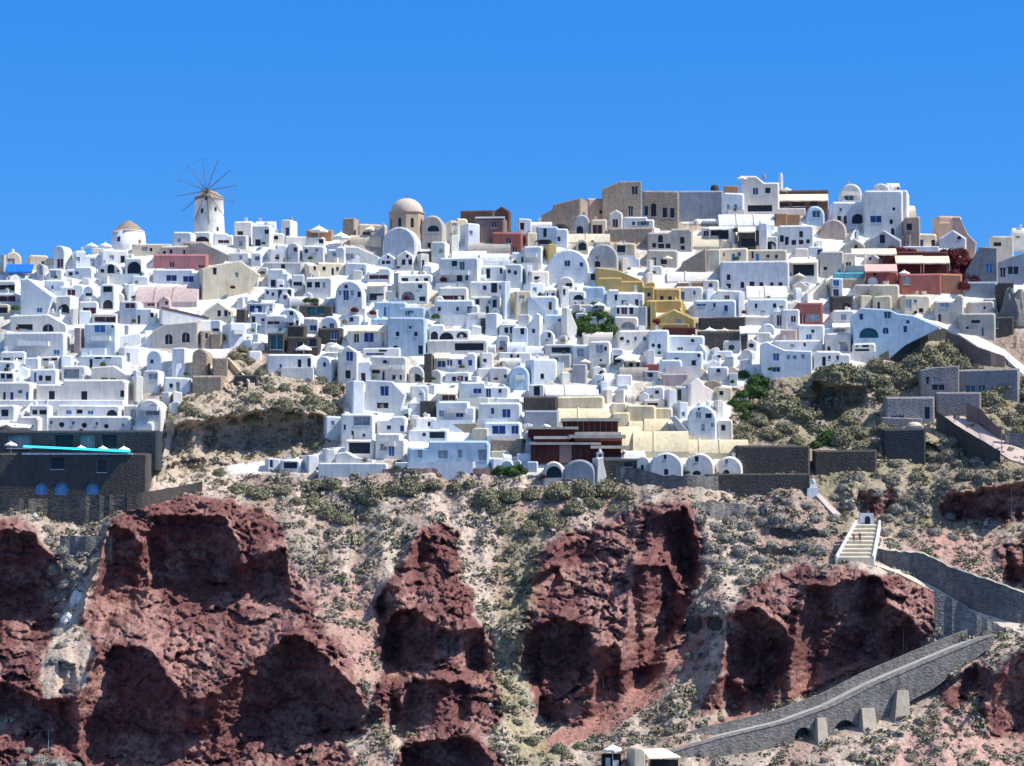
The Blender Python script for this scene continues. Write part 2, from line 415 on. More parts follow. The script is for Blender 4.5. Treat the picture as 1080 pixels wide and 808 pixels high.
def rock_mat():
    m = bpy.data.materials.new('hill_rock'); nt, N, L, P = nodes(m)
    P.inputs['Roughness'].default_value = 0.95; P.inputs['Specular IOR Level'].default_value = 0.1
    at_ = N.new('ShaderNodeVertexColor'); at_.layer_name = 'Col'
    geo = N.new('ShaderNodeNewGeometry')
    n1 = N.new('ShaderNodeTexNoise'); n1.inputs['Scale'].default_value = 1.6; n1.inputs['Detail'].default_value = 8; n1.inputs['Roughness'].default_value = .7
    L.new(geo.outputs['Position'], n1.inputs['Vector'])
    r = N.new('ShaderNodeMapRange'); r.inputs['From Min'].default_value = .3; r.inputs['From Max'].default_value = .7
    r.inputs['To Min'].default_value = .55; r.inputs['To Max'].default_value = 1.4
    L.new(n1.outputs['Fac'], r.inputs['Value'])
    vm = N.new('ShaderNodeVectorMath'); vm.operation = 'SCALE'
    L.new(at_.outputs['Color'], vm.inputs[0]); L.new(r.outputs[0], vm.inputs['Scale']); L.new(vm.outputs['Vector'], P.inputs['Base Color'])
    n2 = N.new('ShaderNodeTexNoise'); n2.inputs['Scale'].default_value = 1.1; n2.inputs['Detail'].default_value = 7
    L.new(geo.outputs['Position'], n2.inputs['Vector'])
    b = N.new('ShaderNodeBump'); b.inputs['Strength'].default_value = .9; b.inputs['Distance'].default_value = .6
    L.new(n2.outputs['Fac'], b.inputs['Height']); L.new(b.outputs['Normal'], P.inputs['Normal']); L.new(at_.outputs['Alpha'], b.inputs['Strength'])
    return m
HILLM = rock_mat()

ny, nx = PX.shape
V3 = np.stack([WX, WY, WZ], -1).reshape(-1, 3)
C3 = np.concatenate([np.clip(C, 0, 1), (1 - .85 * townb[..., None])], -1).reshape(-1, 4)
ii, jj = np.meshgrid(np.arange(ny - 1), np.arange(nx - 1), indexing='ij')
q0 = (ii * nx + jj).ravel()
quads = np.stack([q0 + nx, q0 + nx + 1, q0 + 1, q0], -1)
cx = (PX[:-1, :-1] + PX[1:, 1:]).ravel() / 2; cy = (PY[:-1, :-1] + PY[1:, 1:]).ravel() / 2
OUTC = [
 ('craggy dark red rock mass cut off by the left edge of the photo', poly('-320,541 30,549 58,583 72,612 62,640 66,655 40,668 -320,680')),
 ('largest dark red crag with a dark hollow on its left side', poly('120,550 150,530 200,522 264,528 300,554 308,600 306,632 240,634 200,632 150,640 115,660 80,664 95,622 108,580')),
 ('broad red rock bluff with a long shaded undercut, lower left', poly('98,705 115,682 140,680 160,686 185,722 197,740 230,728 270,696 310,666 347,693 384,735 384,766 330,776 260,782 225,806 170,801 78,801 48,778 20,755 -320,755 -320,712 40,736 85,740')),
 ('tall narrow red rock spire between two grey scree gullies', poly('440,560 452,552 483,555 485,602 502,640 521,680 520,708 400,708 396,660 392,644 408,612 418,598')),
 ('rounded red rock knob directly below the narrow spire', poly('434,715 500,712 530,735 530,765 500,776 450,768 422,778 402,754')),
 ('low red rock at the bottom edge below the spire', poly('454,780 500,777 540,806 540,1010 418,1010 422,790')),
 ('massive rounded brown-red rock with pale ledges in the middle right', poly('655,544 674,535 700,531 728,529 743,561 743,614 728,640 726,680 690,714 650,747 625,766 570,764 564,727 545,700 551,650 553,618 557,590 590,565')),
 ('undercut dark red rock face with two deep hollows beside the stone ramp', poly('772,645 790,618 820,604 850,598 922,602 965,611 990,630 988,668 957,691 894,715 815,744 741,757 740,738 765,708 757,706')),
 ('dark red ledge by the upper right lamp pole', poly('985,532 1004,519 1300,500 1300,549 995,551')),
 ('small dark red rock on the scrub above the white stepped landing', poly('905,520 948,511 945,530 915,554')),
 ('red rock at the lower right edge below the zigzag road', poly('1030,736 1060,695 1110,680 1300,680 1300,780 1040,778')),
 ('brown layered rock face under the round stone bastion', poly('172,448 230,438 300,428 347,438 342,464 300,472 250,474 216,498 172,502')),
]
owner = np.zeros(len(cx), int)
for k, (lb, p) in enumerate(OUTC):
    owner[inpoly(cx, cy, p) & (owner == 0)] = k + 1
def sub_mesh(name, sel):
    q = quads[sel]; used, inv = np.unique(q, return_inverse=True); q = inv.reshape(-1, 4)
    me = bpy.data.meshes.new(name)
    me.vertices.add(len(used)); me.vertices.foreach_set('co', V3[used].astype(np.float32).ravel())
    me.loops.add(q.size); me.loops.foreach_set('vertex_index', q.astype(np.int32).ravel())
    me.polygons.add(len(q)); me.polygons.foreach_set('loop_start', np.arange(0, q.size, 4, dtype=np.int32))
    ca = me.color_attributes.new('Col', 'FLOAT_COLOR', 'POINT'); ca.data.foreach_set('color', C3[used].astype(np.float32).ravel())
    me.materials.append(HILLM); me.update(calc_edges=True); me.validate()
    o = bpy.data.objects.new(name, me); col.objects.link(o); return o
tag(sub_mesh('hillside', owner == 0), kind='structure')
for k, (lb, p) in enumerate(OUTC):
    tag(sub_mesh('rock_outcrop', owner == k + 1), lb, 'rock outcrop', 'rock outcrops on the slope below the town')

# land behind the ridge and the sea in front
mb = MB()
zz = 100
mb.face([(-900, 640, 112), (900, 640, 112), (1500, 2500, 60), (-1500, 2500, 60)])
mb.face([(-900, 640, 112), (-1500, 2500, 60), (-1500, 2500, -5), (-900, 640, -5)])
mb.face([(900, 640, 112), (900, 640, -5), (1500, 2500, -5), (1500, 2500, 60)])
plaster('dry_earth', (0.34, 0.28, 0.21), 0.2)
tag(mb.build('plateau', MATS['dry_earth']), kind='structure')
m = bpy.data.materials.new('sea'); nt, N, L, P = nodes(m)
P.inputs['Base Color'].default_value = (0.01, 0.06, 0.13, 1); P.inputs['Roughness'].default_value = 0.12
n1 = N.new('ShaderNodeTexNoise'); n1.inputs['Scale'].default_value = .25; n1.inputs['Detail'].default_value = 6
g = N.new('ShaderNodeNewGeometry'); L.new(g.outputs['Position'], n1.inputs['Vector'])
b = N.new('ShaderNodeBump'); b.inputs['Distance'].default_value = .5; b.inputs['Strength'].default_value = .6
L.new(n1.outputs['Fac'], b.inputs['Height']); L.new(b.outputs['Normal'], P.inputs['Normal'])
mb = MB(); mb.face([(-6000, -6000, 0), (6000, -6000, 0), (6000, 9000, 0), (-6000, 9000, 0)])
tag(mb.build('sea', m), kind='structure')

# ------------------------------------------------------------------ light
SUN_EL, SUN_AZ = R(50), R(-9)          # azimuth measured from +X towards +Y
sd = Vector((math.cos(SUN_EL) * math.cos(SUN_AZ), math.cos(SUN_EL) * math.sin(SUN_AZ), math.sin(SUN_EL)))
sl = bpy.data.lights.new('sun', 'SUN'); sl.energy = 5.0; sl.angle = R(0.5); sl.color = (1.0, 0.95, 0.86)
so = bpy.data.objects.new('sun', sl); so.rotation_euler = sd.to_track_quat('Z', 'Y').to_euler(); so.location = (300, 300, 400)
col.objects.link(so)
w = bpy.data.worlds.new('World'); scene.world = w; w.use_nodes = True
nt = w.node_tree; N = nt.nodes; L = nt.links
bg = N['Background']; bg.inputs['Strength'].default_value = 0.115
sky = N.new('ShaderNodeTexSky'); sky.sky_type = 'NISHITA'; sky.sun_disc = False
sky.sun_elevation = SUN_EL; sky.sun_rotation = math.pi / 2 - SUN_AZ
sky.altitude = 0; sky.air_density = 1.0; sky.dust_density = 0.0; sky.ozone_density = 2.0
hs = N.new('ShaderNodeHueSaturation'); hs.inputs['Saturation'].default_value = 1.45
tn = N.new('ShaderNodeVectorMath'); tn.operation = 'MULTIPLY'; tn.inputs[1].default_value = (1.35 * .115, 0.86 * .115, 1.12 * .115)
L.new(sky.outputs['Color'], hs.inputs['Color']); L.new(hs.outputs['Color'], tn.inputs[0])
sep = N.new('ShaderNodeSeparateXYZ'); L.new(tn.outputs['Vector'], sep.inputs[0])
cmb = N.new('ShaderNodeCombineXYZ')
for ch, (a_s, g_s) in zip('XYZ', ((0.168, 0.68), (0.50, 0.44), (1.037, 0.53))):
    pw = N.new('ShaderNodeMath'); pw.operation = 'POWER'; pw.inputs[1].default_value = g_s
    ml = N.new('ShaderNodeMath'); ml.operation = 'MULTIPLY'; ml.inputs[1].default_value = a_s / 0.115 / 2 ** 0.35
    L.new(sep.outputs[ch], pw.inputs[0]); L.new(pw.outputs[0], ml.inputs[0]); L.new(ml.outputs[0], cmb.inputs[ch])
tc = N.new('ShaderNodeTexCoord'); sz = N.new('ShaderNodeSeparateXYZ'); L.new(tc.outputs['Generated'], sz.inputs[0])
mr = N.new('ShaderNodeMapRange'); mr.interpolation_type = 'SMOOTHSTEP'
mr.inputs['From Min'].default_value = 0.24; mr.inputs['From Max'].default_value = 0.6
L.new(sz.outputs['Z'], mr.inputs['Value'])
mx = N.new('ShaderNodeMix'); mx.data_type = 'RGBA'
L.new(mr.outputs[0], mx.inputs['Factor']); L.new(cmb.outputs[0], mx.inputs[6])
hh = N.new('ShaderNodeHueSaturation'); hh.inputs['Saturation'].default_value = 0.85; hh.inputs['Value'].default_value = 1.5
L.new(sky.outputs['Color'], hh.inputs['Color']); L.new(hh.outputs['Color'], mx.inputs[7])
L.new(mx.outputs[2], bg.inputs['Color'])
vs = scene.view_settings; vs.view_transform = 'Standard'; vs.look = 'None'; vs.gamma = 1; vs.use_curve_mapping = False
vs.exposure = 0.35
# ------------------------------------------------------------------ houses
plaster('wall_white_warm', (0.80, 0.765, 0.69), 0.15)
plaster('wall_white_cool', (0.74, 0.78, 0.81), 0.12)
plaster('wall_white_peach', (0.80, 0.72, 0.64), 0.12)
HOUSES = []      # records for labels
LAST = [None]

def inside(pt, pg):
    x, y = pt; c = False; j = len(pg) - 1
    for i in range(len(pg)):
        xi, yi = pg[i]; xj, yj = pg[j]
        if (yi > y) != (yj > y) and x < (xj - xi) * (y - yi) / (yj - yi) + xi: c = not c
        j = i
    return c
def hole_pts(t, cx, cz, w, h):
    if t == 'o':
        return [(cx + w / 2 * math.cos(a), cz + h / 2 * math.sin(a)) for a in [2 * math.pi * k / 10 for k in range(10)]]
    if t == 'a':
        r = min(w / 2, h * .75); z1 = cz + h / 2 - r
        return [(cx - w / 2, cz - h / 2), (cx + w / 2, cz - h / 2)] + \
               [(cx + w / 2 * math.cos(a), z1 + r * math.sin(a)) for a in [math.pi * k / 8 for k in range(9)]]
    return [(cx - w / 2, cz - h / 2), (cx + w / 2, cz - h / 2), (cx + w / 2, cz + h / 2), (cx - w / 2, cz + h / 2)]

def facade_body(outline, holes, depth, mat, parent, name='wall', sink=2.5, chamfer=0.38, reveal=None, coping=None):
    us = [p[0] for p in outline]; w = max(us) - min(us); cu = (max(us) + min(us)) / 2
    h = max(p[1] for p in outline)
    c = min(chamfer, w * .08, h * .12)
    full = [(u, z if i > 1 else -sink) for i, (u, z) in enumerate(outline)]
    ins = [(cu + (u - cu) * (1 - 2 * c / w), (z - c) if i > 1 else -sink) for i, (u, z) in enumerate(outline)]
    n = len(full); mb = MB()
    good = []
    for hd in holes:
        t, x, z, ww, hh = hd[:5]
        for sc_ in (1, .85, .7, .55):
            hp = hole_pts(t, x, z, ww * sc_, hh * sc_)
            if all(inside((p[0] + .02 * (p[0] - x), p[1] + .02 * (p[1] - z)), ins) for p in hp): break
        ww *= sc_; hh *= sc_
        if all(inside((p[0] + .02 * (p[0] - x), p[1] + .02 * (p[1] - z)), ins) for p in hp):
            if not any(abs(x - g[1]) < (ww + g[3]) / 2 + .05 and abs(z - g[2]) < (hh + g[4]) / 2 + .05 for g in good):
                good.append((t, x, z, ww, hh, hd[5], hp))
    loops = [[Vector((u, z, 0)) for u, z in ins]] + [[Vector((u, z, 0)) for u, z in g[6]] for g in good]
    flatp = [p for lp in loops for p in lp]
    b0 = len(mb.v)
    mb.v += [(p[0], 0, p[1]) for p in flatp]
    for tri in tessellate_polygon(loops):
        a, b, d = [flatp[k] for k in tri]
        cr = (b[0] - a[0]) * (d[1] - a[1]) - (b[1] - a[1]) * (d[0] - a[0])
        tri = tri if cr > 0 else tri[::-1]
        mb.f.append(tuple(b0 + k for k in tri)); mb.m.append(0)
    i1 = len(mb.v)
    mb.v += [(u, c, z) for u, z in full]; i2 = len(mb.v); mb.v += [(u, depth, z) for u, z in full]
    for k in range(n):
        k2 = (k + 1) % n
        mb.f.append((b0 + k2, b0 + k, i1 + k, i1 + k2)); mb.m.append(0)
        mb.f.append((i1 + k2, i1 + k, i2 + k, i2 + k2)); mb.m.append(0)
    mb.f.append(tuple(i2 + k for k in reversed(range(n)))); mb.m.append(0)
    off = n
    for g in good:
        rv = 0.28 if g[3] * g[4] < 5 else 0.9
        if reveal: rv = reveal
        m_ = len(g[6]); bb = b0 + off; off += m_
        j = len(mb.v); mb.v += [(u, rv, z) for u, z in g[6]]
        for k in range(m_):
            k2 = (k + 1) % m_
            mb.f.append((bb + k, bb + k2, j + k2, j + k)); mb.m.append(0)
    o = mb.build(name, mat, parent)
    for g in good:
        t, x, z, ww, hh, pc, hp = g
        rv = 0.28 if ww * hh < 5 else 0.9
        if reveal: rv = reveal
        door = (z - hh / 2 < 0.7 and hh > 1.5)
        big = ww * hh > 2.2
        if pc == 'w': continue
        nm = 'door' if door else 'window'
        hp2 = [(x + (p[0] - x) * 1.02, z + (p[1] - z) * 1.02) for p in hp]
        fr = MB(); pn = fr if not big else MB()
        mp = 1 if not big else 0
        pn.face([(u, rv - .02, zz) for u, zz in hp2], mp)
        pn.face([(u, rv + .03, zz) for u, zz in reversed(hp2)], mp)
        fw = min(.07, ww * .1) if pc != 'k' else .04
        if t == 'o':
            m_ = len(hp)
            for k in range(m_):
                a = hp[k]; b2 = hp[(k + 1) % m_]
                fr.tube((a[0], rv - .05, a[1]), (b2[0], rv - .05, b2[1]), .05, 4)
        else:
            fr.box(x - ww / 2, x - ww / 2 + fw, rv - .1, rv - .03, z - hh / 2, z + hh / 2)
            fr.box(x + ww / 2 - fw, x + ww / 2, rv - .1, rv - .03, z - hh / 2, z + hh / 2)
            fr.box(x - ww / 2 + fw, x + ww / 2 - fw, rv - .1, rv - .03, z - hh / 2, z - hh / 2 + fw)
            if ww > 1.0 and pc != 'k': fr.box(x - .04, x + .04, rv - .1, rv - .03, z - hh / 2 + fw, z + hh / 2 - fw)
            if not door:
                fr.box(x - ww / 2 - .08, x + ww / 2 + .08, -.06, .02, z - hh / 2 - .1, z - hh / 2)
        if big:
            f_ = fr.build(nm, MATS['frame_white'], parent)
            pn.build('pane', PM(pc), f_)
        else:
            fr.build(nm, [MATS['frame_white'], PM(pc)], parent)
    return o

def rz2(yaw, x, y):
    return x * math.cos(yaw) - y * math.sin(yaw), x * math.sin(yaw) + y * math.cos(yaw)

def wallmat(code, px=0):
    if code == 'w':
        r = random.random() * (1.45 if px > 560 else 1)
        if r > 1: return MATS['wall_white_warm'] if r < 1.2 else MATS['wall_white_peach']
        return MATS['wall_white'] if r < .5 else MATS['wall_white_warm'] if r < .75 else MATS['wall_white_cool']
    return WM(code)

def house(kind, x0, x1, yt, yb, code, yaw=None, wins=(), note=None, poly_=None, name=None, cat=None, dmax=7.0, coping=None, thing_group=None, yfront=None, extras=True, reveal=None):
    if x1 - x0 < 2: return None
    if yaw is None:
        yaw = random.choice([-18, -14, -10, -6, -3, 0, 4, 16])
    pc = (x0 + x1) / 2
    g = min(ground(max(x0, -280), yb).y, ground(pc, yb).y, ground(x1, yb).y) - .25
    Y = yfront if yfront else g
    A = at(x0, yb, Y); B = at(x1, yb, Y); Tz = at(pc, yt, Y).z
    W = B.x - A.x; H = Tz - A.z
    if kind == 'R': d = H * 1.05 + 1
    elif kind == 'S' : d = min(max(H * 1.3, 3), 8)
    else: d = min(dmax, max(3.0, H * 1.2))
    phi = R(yaw); al = math.atan2(at(pc, yb, Y).x, Y); beta = al + phi
    side = min(abs(math.sin(beta)) * d, W * .38)
    d = max(side / max(abs(math.sin(beta)), 1e-3), 1.2) if abs(beta) > .02 else d
    d = min(d, dmax) if kind != 'R' else H * 1.05 + 1
    fw = (W - side) / math.cos(phi)
    xl = A.x if beta < 0 else A.x + side       # left end of the front in world x (at Y)
    # anchor: front centre
    fx = xl + (W - side) / 2
    rt = empty(name or 'house', (fx, Y, A.z), phi)
    k = 1 / (at(1, yb, Y).x - at(0, yb, Y).x)  # px per m
    def U(px): return (A.x + (px - x0) / k - fx) / math.cos(phi)
    def ZZ(py): return (yb - py) / k
    hs = []
    for wn in wins:
        t, c, cx_, cy_, ww, hh = wn
        u = U(cx_); z = ZZ(cy_); ww = max(ww / k, .35); hh = max(hh / k, .35)
        if z - hh / 2 < .03: z = .03 + hh / 2
        ww = min(ww * (1.15 if ww < 2.5 else 1), fw - .9); hh = min(hh * (1.15 if hh < 2 else 1), H - .55)
        if ww < .3 or hh < .3: continue
        z = min(z, H - hh / 2 - .38) if kind != 'Y' else z
        z = max(z, hh / 2 + .03) if kind != 'Y' else z
        u = min(max(u, -fw / 2 + ww / 2 + .4), fw / 2 - ww / 2 - .4)
        hs.append((t, u, z, ww, hh, c))
    if not wins and extras and kind in 'FVG' and fw > 3.2 and H > 2.2 and code in ('w', 'c', 'w2', 'b', 'g') and random.random() < .9:
        nw = 1 if fw < 5 else random.choice([1, 2, 3]) if fw < 9 else random.choice([2, 3, 4])
        for i in range(nw):
            u = -fw / 2 + fw * (i + .5 + random.uniform(-.2, .2)) / nw
            hh = random.choice([.9, 1.0, 1.9]); ww = random.choice([.6, .8, 1.0])
            z = (.05 + hh / 2) if hh > 1.5 and H > 2.6 else min(H * .55, H - hh / 2 - .5)
            hs.append((random.choice('rrra'), u, z, ww, hh, random.choice('kkkngbm')))
    if extras and not note and kind in 'FV' and fw > 5.5 and H > 2.2 and len(hs) < 4 and code in ('w', 'c', 'w2', 'b', 'l', 'c2', 'c4'):
        for _ in range(int(fw / 2.6)):
            ww = random.choice([.55, .7, .8, 1.0]); hh = random.choice([.7, .9, 1.9, 1.9]) if H > 2.7 else .8
            u = random.uniform(-fw / 2 + 1, fw / 2 - 1); z = hh / 2 + .03 if hh > 1.5 else random.uniform(.9, max(.95, H - .9))
            if z + hh / 2 < H - .4 and not any(abs(u - q[1]) < (ww + q[3]) / 2 + .35 and abs(z - q[2]) < (hh + q[4]) / 2 + .3 for q in hs):
                hs.append((random.choice('rrra'), u, z, ww, hh, random.choice('kkkknbm')))
    j = lambda: random.uniform(-.1, .1)
    hw = fw / 2
    mat = wallmat(code, pc) if code != 'masonry' else MATS['masonry_grey']
    soft = code in ('w', 'w2', 'c', 'b', 'l', 'cc', 'c2', 'c4', 'oc', 'pk', 'y')
    if kind in 'FWB':
        ol = [(-hw, 0), (hw, 0), (hw, H + j()), (-hw, H + j())]
        if soft and H > 1.6:
            q = min(.45, hw * .25, H * .2); Ha, Hb = H + j(), H + j()
            ol = [(-hw, 0), (hw, 0), (hw, Ha - q), (hw - q * .3, Ha - q * .3), (hw - q, Ha), (-hw + q, Hb), (-hw + q * .3, Hb - q * .3), (-hw, Hb - q)]
            topw = max([0] + [q_[2] + q_[4] / 2 for q_ in hs])
            if extras and fw > 4 and H > 2.4 and random.random() < .5 and topw < H * .8 - .3:
                s_ = random.uniform(-.4, .4) * fw; lo = max(topw + .45, H * random.uniform(.66, .85)); t_ = random.choice([.15, .15, (H - lo) * 1.2])
                if abs(s_) + t_ < hw * .8:
                    if random.random() < .5:
                        ol = [(-hw, 0), (hw, 0), (hw, lo - .2), (hw - .25, lo), (s_ + t_, lo), (s_, H), (-hw + q, H), (-hw, H - q)]
                    else:
                        ol = [(-hw, 0), (hw, 0), (hw, H - q), (hw - q, H), (s_, H), (s_ - t_, lo), (-hw + .25, lo), (-hw, lo - .2)]
    elif kind == 'V':
        r = min(hw, H * .62); zs = H - r
        ol = [(-hw, 0), (hw, 0)] + [(hw * math.cos(a), zs + r * math.sin(a)) for a in [math.pi * q / 12 for q in range(13)]]
    elif kind == 'G':
        r = min(hw * .62, H * .5)
        ol = [(-hw, 0), (hw, 0), (hw, H - r), (0, H), (-hw, H - r)]
    elif kind == 'Y':
        pts = [(U(px), ZZ(py)) for px, py in poly_]
        ar = sum(pts[i][0] * pts[(i + 1) % len(pts)][1] - pts[(i + 1) % len(pts)][0] * pts[i][1] for i in range(len(pts)))
        if ar < 0: pts = pts[::-1]
        umin = min(p[0] for p in pts); umax = max(p[0] for p in pts)
        i0 = min(range(len(pts)), key=lambda i: (pts[i][0] - umin) + pts[i][1] * .8)
        pts = pts[i0:] + pts[:i0]
        ol = pts
        if len(ol) < 3: return None
    if kind == 'R':          # low front wall carrying a long sun-facing roof slope
        mb = MB(); n = 9; f_ = .16 * H
        prof = [(0, -2.5), (0, f_)] + [(H * 1.05 * q / n, f_ + (H - f_) * math.sin(math.pi / 2 * (q / n) ** .9)) for q in range(1, n + 1)] + [(H * 1.05 + 1, H), (H * 1.05 + 1, -2.5)]
        for a, b in zip(prof[:-1], prof[1:]):
            mb.face([(-hw, a[0], a[1]), (hw, a[0], a[1]), (hw, b[0], b[1]), (-hw, b[0], b[1])])
        mb.face([(-hw, y, z) for y, z in prof]); mb.face([(hw, y, z) for y, z in reversed(prof)])
        mb.build('sloping_roof', mat, rt)
        for q_ in range(1, int(fw / 4)):
            u = -hw + q_ * 4; c_ = MB(); 
            for a, b in zip(prof[1:-2], prof[2:-1]):
                c_.v += [(u, a[0], a[1]), (u + .25, a[0], a[1]), (u + .25, b[0], b[1]), (u, b[0], b[1]), (u, a[0], a[1] + .22), (u + .25, a[0], a[1] + .22), (u + .25, b[0], b[1] + .22), (u, b[0], b[1] + .22)]
                i = len(c_.v) - 8
                for f2 in ((4, 5, 6, 7), (0, 1, 5, 4), (1, 2, 6, 5), (3, 0, 4, 7)): c_.f.append(tuple(i + a_ for a_ in f2)); c_.m.append(0)
            c_.build('roof_rib', mat, rt)
    elif kind == 'S':
        mb = MB(); zs = H * .3; r = d / 2; n = 10
        prof = [(0, -2.5), (0, zs)] + [(r - r * math.cos(math.pi * q / n), zs + (H - zs) * math.sin(math.pi * q / n)) for q in range(1, n)] + [(d, zs), (d, -2.5)]
        for a, b in zip(prof[:-1], prof[1:]):
            mb.face([(-hw, a[0], a[1]), (hw, a[0], a[1]), (hw, b[0], b[1]), (-hw, b[0], b[1])])
        mb.face([(-hw, y, z) for y, z in prof]); mb.face([(hw, y, z) for y, z in reversed(prof)])
        mb.build('vaulted_roof', mat, rt)
        for (t, u, z, ww, hh, c) in hs:
            if z + hh / 2 > zs * 1.6: z = max(hh / 2 + .05, zs - hh / 2)
            f = MB(); f.box(u - ww / 2 - .1, u + ww / 2 + .1, -.12, .3, z - hh / 2 - .1, z + hh / 2 + .1)
            p = MB(); p.box(u - ww / 2, u + ww / 2, -.15, .1, z - hh / 2, z + hh / 2)
            fo = f.build('window', MATS['frame_white'], rt); p.build('pane', PM(c), fo)
    elif kind == 'Y':
        facade_y(ol, hs, d, mat, rt, reveal)
    else:
        facade_body(ol, hs, d if kind != 'W' else .6, mat, rt, reveal=reveal)
    if coping:
        mb = MB(); n = len(ol)
        tops = [(ol[i], ol[(i + 1) % n]) for i in range(n) if min(ol[i][1], ol[(i + 1) % n][1]) > .25 * H and abs(ol[i][0] - ol[(i + 1) % n][0]) > .5]
        for a, b in tops:
            for (p, q) in ((a, b),):
                mb.v += [(p[0], -.12, p[1] - .05), (q[0], -.12, q[1] - .05), (q[0], .7, q[1] - .05), (p[0], .7, p[1] - .05),
                         (p[0], -.02, p[1] + .3), (q[0], -.02, q[1] + .3), (q[0], .6, q[1] + .35), (p[0], .6, p[1] + .35)]
                i = len(mb.v) - 8
                for f_ in ((3, 2, 1, 0), (4, 5, 6, 7), (0, 1, 5, 4), (1, 2, 6, 5), (2, 3, 7, 6), (3, 0, 4, 7)):
                    mb.f.append(tuple(i + a_ for a_ in f_)); mb.m.append(0)
        if mb.v: mb.build('coping', coping, rt)
    if extras and kind in 'FVS' and code in ('w', 'w2', 'c', 'b', 'g'):
        if fw > 3.5 and random.random() < .45:      # chimney
            u = random.uniform(-hw * .7, hw * .7); y = random.uniform(.5, max(.6, d * .5)); zt = H if kind == 'F' else H * .92
            c_ = MB(); c_.box(u - .3, u + .3, y, y + .55, zt - .8, zt + .7); c_.box(u - .4, u + .4, y - .1, y + .65, zt + .7, zt + .85)
            c_.box(u - .16, u + .16, y + .1, y + .4, zt + .85, zt + 1.1)
            c_.build('chimney', mat, rt)
        if fw > 4 and H > 2.5 and random.random() < .65 and min([2.0] + [q[2] - q[4] / 2 for q in hs]) > .75:   # terrace wall in front
            hh = min(random.uniform(.8, 1.1), min([2.0] + [q[2] - q[4] / 2 for q in hs]) - .25); yy = random.uniform(1.2, 2.2); ex = random.uniform(-.2, .8)
            u0, u1 = (-hw - ex, hw * random.uniform(.2, 1)) if random.random() < .5 else (-hw * random.uniform(.2, 1), hw + ex)
            c_ = MB(); c_.box(u0, u1, -yy, -yy + .3, -2.4, hh, top=.08); c_.box(u0, u0 + .3, -yy + .3, -.05, -2.4, hh, top=.06); c_.box(u1 - .3, u1, -yy + .3, -.05, -2.4, hh, top=.06)
            c_.box(u0 + .3, u1 - .3, -yy + .3, -.06, -2.4, .02)
            c_.build('terrace', wallmat('w'), rt)
    if extras and kind in 'FV' and code in ('w', 'w2', 'c', 'b', 'cc') and H > 2.6:
        if fw > 4.5 and random.random() < .33:      # outside stair climbing along the front
            sgn = random.choice([-1, 1]); run = min(fw * .55, H * 1.0); n_ = max(4, int(run / .4)); s0 = -sgn * hw * random.uniform(0, .35); c_ = MB()
            lowest = [q for q in hs if min(s0, s0 + sgn * run) - .3 < q[1] < max(s0, s0 + sgn * run) + .3]
            if not lowest:
                for i_ in range(n_):
                    a, b = s0 + sgn * run * i_ / n_, s0 + sgn * run * (i_ + 1) / n_
                    c_.box(min(a, b), max(a, b), -1.15, -.01, -2.2, (H - .4) * (i_ + 1) / n_ * run / H)
                    c_.box(min(a, b), max(a, b), -1.4, -1.151, -2.2, (H - .4) * (i_ + 1) / n_ * run / H + .55)
                c_.build('outside_stair', wallmat('w', pc), rt)
        if H > 4.6 and fw > 3.6 and random.random() < .55:   # balcony
            zb_ = H * random.uniform(.42, .52); a = -hw * random.uniform(.3, .9); b = hw * random.uniform(.3, .9)
            if not [q for q in hs if zb_ - .1 < q[2] - q[4] / 2 < zb_ + .75 and a < q[1] < b]:
                c_ = MB(); c_.box(a, b, -1.2, -.01, zb_ - .15, zb_); c_.box(a, b, -1.2, -1.05, zb_ + .001, zb_ + .8, top=.04); c_.box(a, a + .15, -1.049, -.01, zb_ + .001, zb_ + .8); c_.box(b - .15, b, -1.049, -.01, zb_ + .001, zb_ + .8)
                c_.build('balcony', wallmat('w', pc), rt)
        if random.random() < .22:      # water tank or aerial on the roof
            u = random.uniform(-hw * .6, hw * .6); c_ = MB()
            if random.random() < .5:
                c_.lathe([(.4, H - .3), (.4, H + .65), (.25, H + .8)], 10, u, d * .5); c_.build('water_tank', MATS['frame_white'] if random.random() < .5 else MATS['pole_metal'], rt)
            else:
                c_.tube((u, d * .4, H - .2), (u, d * .4, H + 2.0), .04, 4); c_.tube((u - .5, d * .4, H + 1.8), (u + .5, d * .4, H + 1.8), .03, 4); c_.tube((u - .35, d * .4, H + 1.4), (u + .35, d * .4, H + 1.4), .03, 4)
                c_.build('aerial', MATS['pole_metal'], rt)
    HOUSES.append(dict(x0=x0, x1=x1, yt=yt, yb=yb, o=rt, kind=kind, code=code, px=pc, py=(yt + yb) / 2, w=x1 - x0, h=yb - yt, wins=hs, note=note, nowin=not wins,
                       cat=cat, grp=thing_group))
    LAST[0] = (rt, fx, Y, A.z, phi, k, x0, yb, A.x)
    return rt

